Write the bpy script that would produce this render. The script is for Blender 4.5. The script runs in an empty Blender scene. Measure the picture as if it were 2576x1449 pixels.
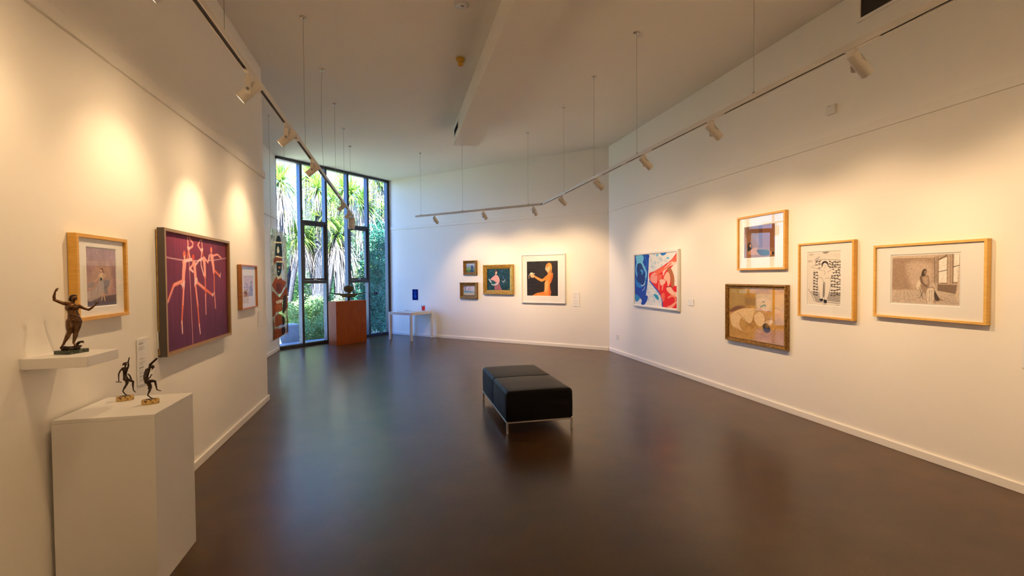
import bpy, bmesh, math, random
import numpy as np
from mathutils import Vector, Matrix
random.seed(11)
S = 0.70710678
scene = bpy.context.scene
COL = scene.collection

# ------------------------------------------------------------------ helpers
class MB:
    """Collects plain shapes and links them as one mesh object."""
    def __init__(self):
        self.v, self.f, self.m = [], [], []
    def add(self, vs, fs, mi=0, M=None):
        b = len(self.v)
        for p in vs:
            p = Vector(p)
            self.v.append(tuple(M @ p) if M is not None else tuple(p))
        for f in fs:
            self.f.append(tuple(b + i for i in f)); self.m.append(mi)
    def box(self, x0, x1, y0, y1, z0, z1, mi=0, M=None):
        self.add([(x0,y0,z0),(x1,y0,z0),(x1,y1,z0),(x0,y1,z0),(x0,y0,z1),(x1,y0,z1),(x1,y1,z1),(x0,y1,z1)],
                 [(0,3,2,1),(4,5,6,7),(0,1,5,4),(1,2,6,5),(2,3,7,6),(3,0,4,7)], mi, M)
    def prism(self, pts, z0, z1, mi=0, M=None):
        n = len(pts)
        self.add([(x,y,z0) for x,y in pts] + [(x,y,z1) for x,y in pts],
                 [tuple(range(n-1,-1,-1)), tuple(range(n,2*n))] + [(i,(i+1)%n,n+(i+1)%n,n+i) for i in range(n)], mi, M)
    def tube(self, pts, r, n=8, mi=0, M=None, cap=True):
        pts = [Vector(p) for p in pts]
        rs = r if isinstance(r, (list, tuple)) else [r]*len(pts)
        vs, fs = [], []
        ref = None
        for i, p in enumerate(pts):
            d = (pts[min(i+1,len(pts)-1)] - pts[max(i-1,0)])
            d = d.normalized() if d.length > 1e-9 else Vector((0,0,1))
            if ref is None:
                ref = d.orthogonal().normalized()
            ref = (ref - d*ref.dot(d))
            ref = ref.normalized() if ref.length > 1e-6 else d.orthogonal().normalized()
            o = d.cross(ref)
            for k in range(n):
                a = 2*math.pi*k/n
                vs.append(p + (ref*math.cos(a) + o*math.sin(a))*rs[i])
        for i in range(len(pts)-1):
            for k in range(n):
                fs.append((i*n+k, i*n+(k+1)%n, (i+1)*n+(k+1)%n, (i+1)*n+k))
        if cap:
            fs.append(tuple(range(n-1,-1,-1))); e = (len(pts)-1)*n; fs.append(tuple(range(e, e+n)))
        self.add(vs, fs, mi, M)
    def lathe(self, prof, n=24, mi=0, M=None):
        vs, fs = [], []
        for r, z in prof:
            for k in range(n):
                a = 2*math.pi*k/n; vs.append((r*math.cos(a), r*math.sin(a), z))
        for i in range(len(prof)-1):
            for k in range(n):
                fs.append((i*n+k, i*n+(k+1)%n, (i+1)*n+(k+1)%n, (i+1)*n+k))
        fs.append(tuple(range(n-1,-1,-1))); e = (len(prof)-1)*n; fs.append(tuple(range(e, e+n)))
        self.add(vs, fs, mi, M)
    def capsule(self, p0, r0, p1, r1, n=12):
        p0, p1 = Vector(p0), Vector(p1); d = p1 - p0; L = d.length
        if L < 1e-6: d = Vector((0,0,1)); L = 1e-6
        d.normalize(); pts, rs = [], []
        for k in range(5):
            a = math.pi/2*(k/5); pts.append(p0 - d*r0*math.cos(a)); rs.append(max(r0*math.sin(a), r0*.02))
        pts.append(p0); rs.append(r0); pts.append(p1); rs.append(r1)
        for k in range(4,-1,-1):
            a = math.pi/2*(k/5); pts.append(p1 + d*r1*math.cos(a)); rs.append(max(r1*math.sin(a), r1*.02))
        self.tube(pts, rs, n)
    def ellipsoid(self, c, r, n=14, rot=(0,0,0)):
        from mathutils import Euler
        M = Matrix.Translation(Vector(c)) @ Euler(rot).to_matrix().to_4x4() @ Matrix.Diagonal((r[0],r[1],r[2],1))
        prof = [(max(math.sin(math.pi*k/n),.01), -math.cos(math.pi*k/n)) for k in range(n+1)]
        self.lathe(prof, n+2, 0, M)
    def build(self, name, mats, parent=None, smooth=False, bevel=0, seg=2, loc=None, rotz=None):
        me = bpy.data.meshes.new(name)
        me.from_pydata(self.v, [], self.f)
        if not isinstance(mats, (list, tuple)): mats = [mats]
        for m in mats: me.materials.append(m)
        if len(mats) > 1: me.polygons.foreach_set('material_index', self.m)
        if smooth: me.polygons.foreach_set('use_smooth', [True]*len(me.polygons))
        me.update()
        o = bpy.data.objects.new(name, me); COL.objects.link(o)
        if parent: o.parent = parent
        if loc: o.location = loc
        if rotz is not None: o.rotation_euler = (0,0,rotz)
        if bevel:
            b = o.modifiers.new('b','BEVEL'); b.width = bevel; b.segments = seg; b.limit_method = 'ANGLE'; b.angle_limit = .6
        return o

def tag(o, label=None, cat=None, group=None, kind=None):
    if label: o['label'] = label
    if cat: o['category'] = cat
    if group: o['group'] = group
    if kind: o['kind'] = kind
    return o
def thing(name, label, cat, loc=(0,0,0), rotz=0, group=None):
    o = bpy.data.objects.new(name, None); COL.objects.link(o)
    o.empty_display_size = .1; o.location = loc; o.rotation_euler = (0,0,rotz)
    return tag(o, label, cat, group)
def struct(o, label=None):
    return tag(o, label, None, None, 'structure')
def copy_tree(o, parent=None):
    c = o.copy(); COL.objects.link(c)
    if parent is not None: c.parent = parent
    for ch in list(o.children):
        if ch.type != 'LIGHT': copy_tree(ch, c)
    return c

# ------------------------------------------------------------------ materials
def lin(c):
    return tuple((v/255/12.92 if v/255 <= .04045 else ((v/255+.055)/1.055)**2.4) for v in c)
def mat(name, col, rough=.5, metal=0, spec=.5, noise=None, bump=None, coat=0, emit=None, alpha=None):
    m = bpy.data.materials.new(name); m.use_nodes = True
    nt = m.node_tree; b = nt.nodes['Principled BSDF']
    b.inputs['Base Color'].default_value = (*col,1); b.inputs['Roughness'].default_value = rough
    b.inputs['Metallic'].default_value = metal; b.inputs['Specular IOR Level'].default_value = spec
    if coat: b.inputs['Coat Weight'].default_value = coat; b.inputs['Coat Roughness'].default_value = .08
    if emit: b.inputs['Emission Color'].default_value = (*emit[:3],1); b.inputs['Emission Strength'].default_value = emit[3]
    tc = nt.nodes.new('ShaderNodeTexCoord')
    def N(scale, detail=3, stretch=None):
        n = nt.nodes.new('ShaderNodeTexNoise'); n.inputs['Scale'].default_value = scale; n.inputs['Detail'].default_value = detail
        if stretch:
            mp = nt.nodes.new('ShaderNodeMapping'); mp.inputs['Scale'].default_value = stretch
            nt.links.new(tc.outputs['Object'], mp.inputs['Vector']); nt.links.new(mp.outputs['Vector'], n.inputs['Vector'])
        else: nt.links.new(tc.outputs['Object'], n.inputs['Vector'])
        return n
    if noise:   # (scale, colour2, stretch, lo, hi)
        n = N(noise[0], 4, noise[2] if len(noise) > 2 else None)
        r = nt.nodes.new('ShaderNodeValToRGB')
        r.color_ramp.elements[0].color = (*col,1); r.color_ramp.elements[1].color = (*noise[1],1)
        r.color_ramp.elements[0].position = noise[3] if len(noise) > 3 else .35
        r.color_ramp.elements[1].position = noise[4] if len(noise) > 4 else .65
        nt.links.new(n.outputs['Fac'], r.inputs['Fac']); nt.links.new(r.outputs['Color'], b.inputs['Base Color'])
    if bump:
        n = N(bump[0], 5); bp = nt.nodes.new('ShaderNodeBump'); bp.inputs['Strength'].default_value = bump[1]; bp.inputs['Distance'].default_value = bump[2]
        nt.links.new(n.outputs['Fac'], bp.inputs['Height']); nt.links.new(bp.outputs['Normal'], b.inputs['Normal'])
    return m
def glass_mat(name, tint=(1,1,1), ior=1.5, rough=0.0):
    m = bpy.data.materials.new(name); m.use_nodes = True; nt = m.node_tree; nt.nodes.clear()
    out = nt.nodes.new('ShaderNodeOutputMaterial'); mx = nt.nodes.new('ShaderNodeMixShader')
    t = nt.nodes.new('ShaderNodeBsdfTransparent'); t.inputs['Color'].default_value = (*tint,1)
    g = nt.nodes.new('ShaderNodeBsdfGlossy'); g.inputs['Roughness'].default_value = rough
    # thin sheet: the same reflectance from both sides (Schlick on the facing angle)
    ge = nt.nodes.new('ShaderNodeNewGeometry'); dt = nt.nodes.new('ShaderNodeVectorMath'); dt.operation = 'DOT_PRODUCT'
    nt.links.new(ge.outputs['Normal'], dt.inputs[0]); nt.links.new(ge.outputs['Incoming'], dt.inputs[1])
    def mth(op, a, b=None):
        n = nt.nodes.new('ShaderNodeMath'); n.operation = op
        for i, v in enumerate((a, b)):
            if v is None: continue
            if isinstance(v, (int, float)): n.inputs[i].default_value = v
            else: nt.links.new(v, n.inputs[i])
        return n.outputs[0]
    f0 = ((ior-1)/(ior+1))**2
    c = mth('SUBTRACT', 1.0, mth('ABSOLUTE', dt.outputs['Value']))
    fz = mth('ADD', mth('MULTIPLY', mth('POWER', c, 5.0), 1-f0), f0)
    nt.links.new(fz, mx.inputs[0]); nt.links.new(t.outputs[0], mx.inputs[1]); nt.links.new(g.outputs[0], mx.inputs[2])
    nt.links.new(mx.outputs[0], out.inputs['Surface'])
    return m
def paint_mat(name, rough=.55, bump=None, alpha=False, spec=.3):
    """Paint, ink or pigment carried by the mesh itself as a colour attribute."""
    m = mat(name, (1,1,1), rough, spec=spec, bump=bump); nt = m.node_tree; b = nt.nodes['Principled BSDF']
    a = nt.nodes.new('ShaderNodeVertexColor'); a.layer_name = 'paint'
    nt.links.new(a.outputs['Color'], b.inputs['Base Color'])
    if alpha: nt.links.new(a.outputs['Alpha'], b.inputs['Alpha'])
    return m
def leaf_mat(name, col, col2, trans=.35):
    m = bpy.data.materials.new(name); m.use_nodes = True; nt = m.node_tree
    b = nt.nodes['Principled BSDF']; b.inputs['Roughness'].default_value = .4
    out = [n for n in nt.nodes if n.type == 'OUTPUT_MATERIAL'][0]
    g = nt.nodes.new('ShaderNodeNewGeometry'); r = nt.nodes.new('ShaderNodeValToRGB')
    r.color_ramp.elements[0].color = (*col,1); r.color_ramp.elements[1].color = (*col2,1)
    nt.links.new(g.outputs['Random Per Island'], r.inputs['Fac']); nt.links.new(r.outputs['Color'], b.inputs['Base Color'])
    t = nt.nodes.new('ShaderNodeBsdfTranslucent'); nt.links.new(r.outputs['Color'], t.inputs['Color'])
    mx = nt.nodes.new('ShaderNodeMixShader'); mx.inputs[0].default_value = trans
    nt.links.new(b.outputs[0], mx.inputs[1]); nt.links.new(t.outputs[0], mx.inputs[2]); nt.links.new(mx.outputs[0], out.inputs['Surface'])
    return m

M_wall = mat('wall_paint', (.90,.87,.81), .62, spec=.35, bump=(140,.06,.002))
M_ceil = mat('ceiling_paint', (.88,.84,.77), .75, spec=.25, bump=(90,.05,.002))
M_trim = mat('trim_paint', (.89,.862,.805), .6, spec=.25)
M_white = mat('white_lacquer', (.80,.79,.77), .38, spec=.5)
M_plinth = mat('plinth_paint', (.78,.77,.75), .45, spec=.4, bump=(60,.05,.002))
M_card = mat('white_card', (.86,.86,.86), .6)
M_matb = mat('mount_board', (.88,.875,.86), .8, spec=.2, bump=(300,.03,.001))
M_ink = mat('printed_ink', (.07,.07,.08), .6)
M_dark = mat('dark_slot', (.01,.01,.011), .5)
M_steel = mat('brushed_steel', (.72,.70,.67), .28, 1)
M_wire = mat('steel_wire', (.35,.33,.30), .4, 1)
M_alum = mat('dark_window_frame', (.045,.05,.065), .32, .3, spec=.6)
M_oak = mat('honey_oak', (.70,.37,.055), .42, noise=(14,(.80,.46,.09),(1,1,10)))
M_oakx = mat('pale_oak', (.74,.44,.10), .42, noise=(14,(.84,.53,.15),(1,1,10)))
M_cherry = mat('red_brown_frame', (.40,.14,.03), .4, noise=(16,(.50,.20,.05),(1,1,8)))
M_gilt = mat('gilt', (.72,.46,.12), .34, .75, noise=(25,(.50,.28,.05)), bump=(60,.25,.003))
M_oldgilt = mat('worn_gilt', (.36,.20,.05), .42, .6, noise=(35,(.16,.075,.02)), bump=(80,.5,.004))
M_brass = mat('bronze_edge', (.50,.31,.12), .35, .6)
M_greybrown = mat('grey_brown_side', (.085,.065,.055), .6)
M_leather = mat('black_leather', (.006,.006,.007), .44, spec=.18, bump=(25,.10,.004))
M_bronze = mat('bronze', (.085,.036,.013), .30, .8, noise=(60,(.16,.07,.022)), coat=.3)
M_bronze2 = mat('black_bronze', (.028,.016,.010), .33, .75, noise=(60,(.06,.032,.016)), coat=.3)
M_rock = mat('bronze_rock', (.035,.022,.014), .4, .7, bump=(120,.6,.004))
M_gmarble = mat('green_marble', (.025,.035,.022), .25, noise=(70,(.12,.13,.08),None,.5,.75))
M_ymarble = mat('yellow_marble', (.60,.40,.13), .25, noise=(75,(.13,.06,.025),None,.52,.64))
M_jarrah = mat('red_timber', (.34,.060,.006), .36, noise=(9,(.46,.10,.010),(6,6,.7)), spec=.22)
M_carve = mat('carved_ochre', (.10,.066,.022), .65, noise=(30,(.17,.115,.036)), bump=(60,.4,.006))
M_red = mat('red_plastic', (.75,.012,.02), .35)
M_blue = mat('blue_print', (.001,.006,.12), .85, spec=.08)
M_lblue = mat('light_blue_print', (.02,.12,.50), .85, spec=.08)
M_pen = mat('dark_pen', (.01,.03,.06), .4)
M_grey = mat('grey_plastic', (.32,.33,.35), .45)
M_yellow = mat('yellowed_plastic', (.70,.40,.03), .4)
M_lens = mat('lamp_glow', (1,.9,.7), .3, emit=(1,.78,.5,12))
M_fitting = mat('fitting_white', (.78,.74,.68), .42)
M_perf = mat('vent_hole', (.015,.013,.012), .7)
M_glass = glass_mat('picture_glass', (1,1,1), 1.52)
M_wglass = glass_mat('window_glass', (.93,.97,.96), 1.45)
M_conc = mat('garden_concrete', (.24,.27,.30), .8, noise=(6,(.30,.33,.36)))
M_paint = paint_mat('pigment', .6)
M_paintoil = paint_mat('oil_pigment', .35, bump=(160,.25,.002))

# floor: polished concrete, brown, blotched and slightly uneven in gloss
def floor_mat():
    m = bpy.data.materials.new('polished_concrete'); m.use_nodes = True; nt = m.node_tree; b = nt.nodes['Principled BSDF']
    tc = nt.nodes.new('ShaderNodeTexCoord')
    def N(s, d, rough=.55):
        n = nt.nodes.new('ShaderNodeTexNoise'); n.inputs['Scale'].default_value = s; n.inputs['Detail'].default_value = d; n.inputs['Roughness'].default_value = rough
        nt.links.new(tc.outputs['Object'], n.inputs['Vector']); return n
    def ramp(src, p0, c0, p1, c1):
        r = nt.nodes.new('ShaderNodeValToRGB'); r.color_ramp.elements[0].position = p0; r.color_ramp.elements[1].position = p1
        r.color_ramp.elements[0].color = (*c0,1); r.color_ramp.elements[1].color = (*c1,1); nt.links.new(src.outputs['Fac'], r.inputs['Fac']); return r
    def mix(f, a, b_, mode='MIX'):
        x = nt.nodes.new('ShaderNodeMix'); x.data_type = 'RGBA'; x.blend_type = mode
        if isinstance(f, float): x.inputs['Factor'].default_value = f
        else: nt.links.new(f, x.inputs['Factor'])
        nt.links.new(a, x.inputs[6])
        if isinstance(b_, tuple): x.inputs[7].default_value = (*b_,1)
        else: nt.links.new(b_, x.inputs[7])
        return x.outputs[2]
    big = ramp(N(.8,5), .25, FLOOR_A, .75, FLOOR_B)
    mid = ramp(N(3.2,8,.6), .30, (.80,.78,.76), .72, (1.14,1.13,1.10))
    fine = ramp(N(60,4), .35, (.86,.86,.86), .65, (1.1,1.1,1.1))
    c = mix(1.0, big.outputs['Color'], mid.outputs['Color'], 'MULTIPLY'); c = mix(1.0, c, fine.outputs['Color'], 'MULTIPLY')
    nt.links.new(c, b.inputs['Base Color'])
    rr = ramp(N(3,5), .3, (FLOOR_R0,)*3, .7, (FLOOR_R1,)*3); nt.links.new(rr.outputs['Color'], b.inputs['Roughness'])
    b.inputs['Specular IOR Level'].default_value = FLOOR_SPEC
    return m
FLOOR_A, FLOOR_B, FLOOR_R0, FLOOR_R1, FLOOR_SPEC = (.046,.018,.0015), (.098,.042,.005), .276, .292, .56
M_floor = floor_mat()

SKY, SUN, EXPO = .52, 30.0, 1.38
# ------------------------------------------------------------------ the room
# metres; X across the room, Y along the two long walls, camera above the origin
XR, XL, XN, ZC = 4.379, -1.687, -2.613, 4.33
YR, YREAR, YEND = 9.432, -3.6, 6.86           # right corner, rear wall, end of the left partition
PB = 13.811                                    # back wall:   x + y = PB
PW = 14.275                                    # window wall: y - x = PW
YN = PW + XN                                   # where the window meets the recess wall
CX, CY = (PB-PW)/2, (PB+PW)/2                  # window / back wall corner
ROT = {'right': -math.pi/2, 'left': math.pi/2, 'nook': math.pi/2, 'back': -math.pi/4, 'window': math.pi/4}
def on_wall(wall, u, z, off=0.0):
    """Point on a wall: u runs along it (Y for the side walls, (x-y)/sqrt2 or (x+y)/sqrt2 for the oblique ones)."""
    if wall == 'right': return (XR-off, u, z)
    if wall == 'left': return (XL+off, u, z)
    if wall == 'nook': return (XN+off, u, z)
    if wall == 'back':
        d = PB*S-off; return ((d+u)*S, (d-u)*S, z)
    d = PW*S-off; return ((u-d)*S, (u+d)*S, z)

inner = [(XL,YREAR),(XR,YREAR),(XR,YR),(CX,CY),(XN,YN),(XN,YEND),(XL,YEND)]
b = MB(); b.prism(inner, -.12, 0); struct(b.build('floor', M_floor), 'dark brown polished concrete floor')
T = .3
roof = [(XL-1.6,YREAR-.4),(XR+.5,YREAR-.4),(XR+.5,YR+.15),(CX+.1,CY+.55),(XN-1.3,YN-.25)]
b = MB(); b.prism(inner, ZC, ZC+.06); struct(b.build('ceiling', M_ceil), 'flat painted ceiling')
b = MB(); b.prism(roof, ZC+.07, ZC+.42); struct(b.build('roof', M_conc))
b = MB(); b.box(XR, XR+T, YREAR-T, YR+.12, -.1, ZC); struct(b.build('wall_right', M_wall), 'long white wall on the right')
b = MB(); b.box(XL-.926-T, XL, YREAR-T, YEND, -.1, ZC); struct(b.build('wall_left', M_wall), 'long white wall on the left')
wl = bpy.data.objects['wall_left']
for y_, z_ in ((3.545,3.61),):
    b = MB(); b.lathe([(.028,0),(.026,.0015),(.001,.002)], 24, 0, Matrix.Translation((XL,y_,z_)) @ Matrix.Rotation(math.pi/2,4,'Y')); b.build('filler_patch', mat('patch_filler', (.52,.50,.48), .8), wl)
b = MB(); b.box(XN-T, XN, YEND+.001, YN+.05, -.1, ZC); struct(b.build('wall_recess', M_wall), 'short white wall left of the window')
b = MB(); b.box(XL, XR, YREAR-T, YREAR, -.1, ZC); struct(b.build('wall_rear', M_wall))
n = Vector((S,S))
pA, pB_ = Vector((XR,YR)), Vector((CX,CY))
b = MB(); b.prism([tuple(pA), tuple(pA+n*T), tuple(pB_+n*T), tuple(pB_)], -.1, ZC); struct(b.build('wall_back', M_wall), 'oblique white back wall')

# baseboards and picture rails (box sections running along the walls)
def strip(name, wall, u0, u1, z0, z1, th, m=M_trim, bev=.003):
    o = Vector(on_wall(wall, (u0+u1)/2, 0)); L = abs(u1-u0)
    b = MB(); b.box(-L/2, L/2, -th, 0, z0, z1)
    return struct(b.build(name, m, None, loc=tuple(o), rotz=ROT[wall], bevel=bev))
tR, tC = (XR-YR)*S, (CX-CY)*S
strip('baseboard_right', 'right', YREAR, YR-.02, 0, .068, .02)
strip('baseboard_left', 'left', YREAR, YEND+.02, 0, .068, .02)
strip('baseboard_recess', 'nook', YEND+.001, YN-.01, 0, .068, .02)
strip('baseboard_back', 'back', tR-.02, tC+.09, 0, .068, .02)
strip('trim_1', 'right', YREAR, YR-.02, 2.945, 3.022, .02)
strip('trim_2', 'left', YREAR, YEND+.022, 2.912, 2.99, .022)
strip('trim_3', 'nook', YEND+.001, YN-.01, 2.918, 2.995, .02)
strip('trim_4', 'back', tR-.02, tC+.09, 2.94, 3.018, .02)
strip('trim_5', 'back', tC+.088, tC+.0, 0, ZC, .008, bev=.001)
b = MB(); b.box(XL-.35, XL, YEND, YEND+.02, 0, .068); struct(b.build('baseboard_end', M_trim, bevel=.003))
b = MB(); b.box(XL-.35, XL, YEND, YEND+.022, 2.912, 2.99); struct(b.build('trim_6', M_trim, bevel=.003))

# boxed duct below the ceiling
b = MB(); b.box(1.037, 1.50, YREAR, 8.915, 4.035, ZC); struct(b.build('beam', M_ceil), 'boxed white duct under the ceiling')

# window wall
win = bpy.data.objects.new('window_1', None); COL.objects.link(win)
U0, U1 = (XN+YN)*S, (CX+CY)*S
win.location = on_wall('window', (U0+U1)/2, 0); win.rotation_euler = (0,0,ROT['window'])
tag(win, 'tall dark-framed window wall looking onto the garden', None, None, 'structure')
uc = (U0+U1)/2
MU = [U0, 6.985, 7.665, 8.325, 8.985, U1]
b = MB()
b.box(U0-uc, U1-uc, -.05, .07, 0, .075); b.box(U0-uc, U1-uc, -.05, .07, ZC-.06, ZC)
b.box(U0-uc, U0-uc+.012, .0, .07, 0, ZC); b.box(U1-uc-.085, U1-uc, -.05, .07, 0, ZC)
b.build('window_frame', M_alum, win, bevel=.004)
for u in MU[1:-1]:
    b = MB(); b.box(u-uc-.03, u-uc+.03, -.055, .075, .07, ZC-.05); b.build('mullion', M_alum, win, bevel=.004)
for a, c in ((1,2),(3,4)):
    x0, x1 = MU[a]-uc+.03, MU[c]-uc-.03
    for z0, z1 in ((2.905,2.97),(1.475,1.545)):
        b = MB(); b.box(x0, x1, -.05, .07, z0, z1); b.build('transom', M_alum, win, bevel=.004)
    b = MB()
    b.box(x0+.004, x0+.055, -.035, .035, 1.548, 2.902); b.box(x1-.055, x1-.004, -.035, .035, 1.548, 2.902)
    b.box(x0+.055, x1-.055, -.035, .035, 1.548, 1.60); b.box(x0+.055, x1-.055, -.035, .035, 2.85, 2.902)
    sash = b.build('sash', M_alum, win, bevel=.003)
    b = MB(); b.box((x0+x1)/2-.045, (x0+x1)/2+.045, -.06, -.034, 1.562, 1.582); b.build('window_catch', M_steel, sash, bevel=.004)
for i in range(5):
    x0, x1 = MU[i]-uc+.02, MU[i+1]-uc-.02
    b = MB(); b.box(x0, x1, .008, .014, .06, ZC-.04); b.build('pane', M_wglass, win)
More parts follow.
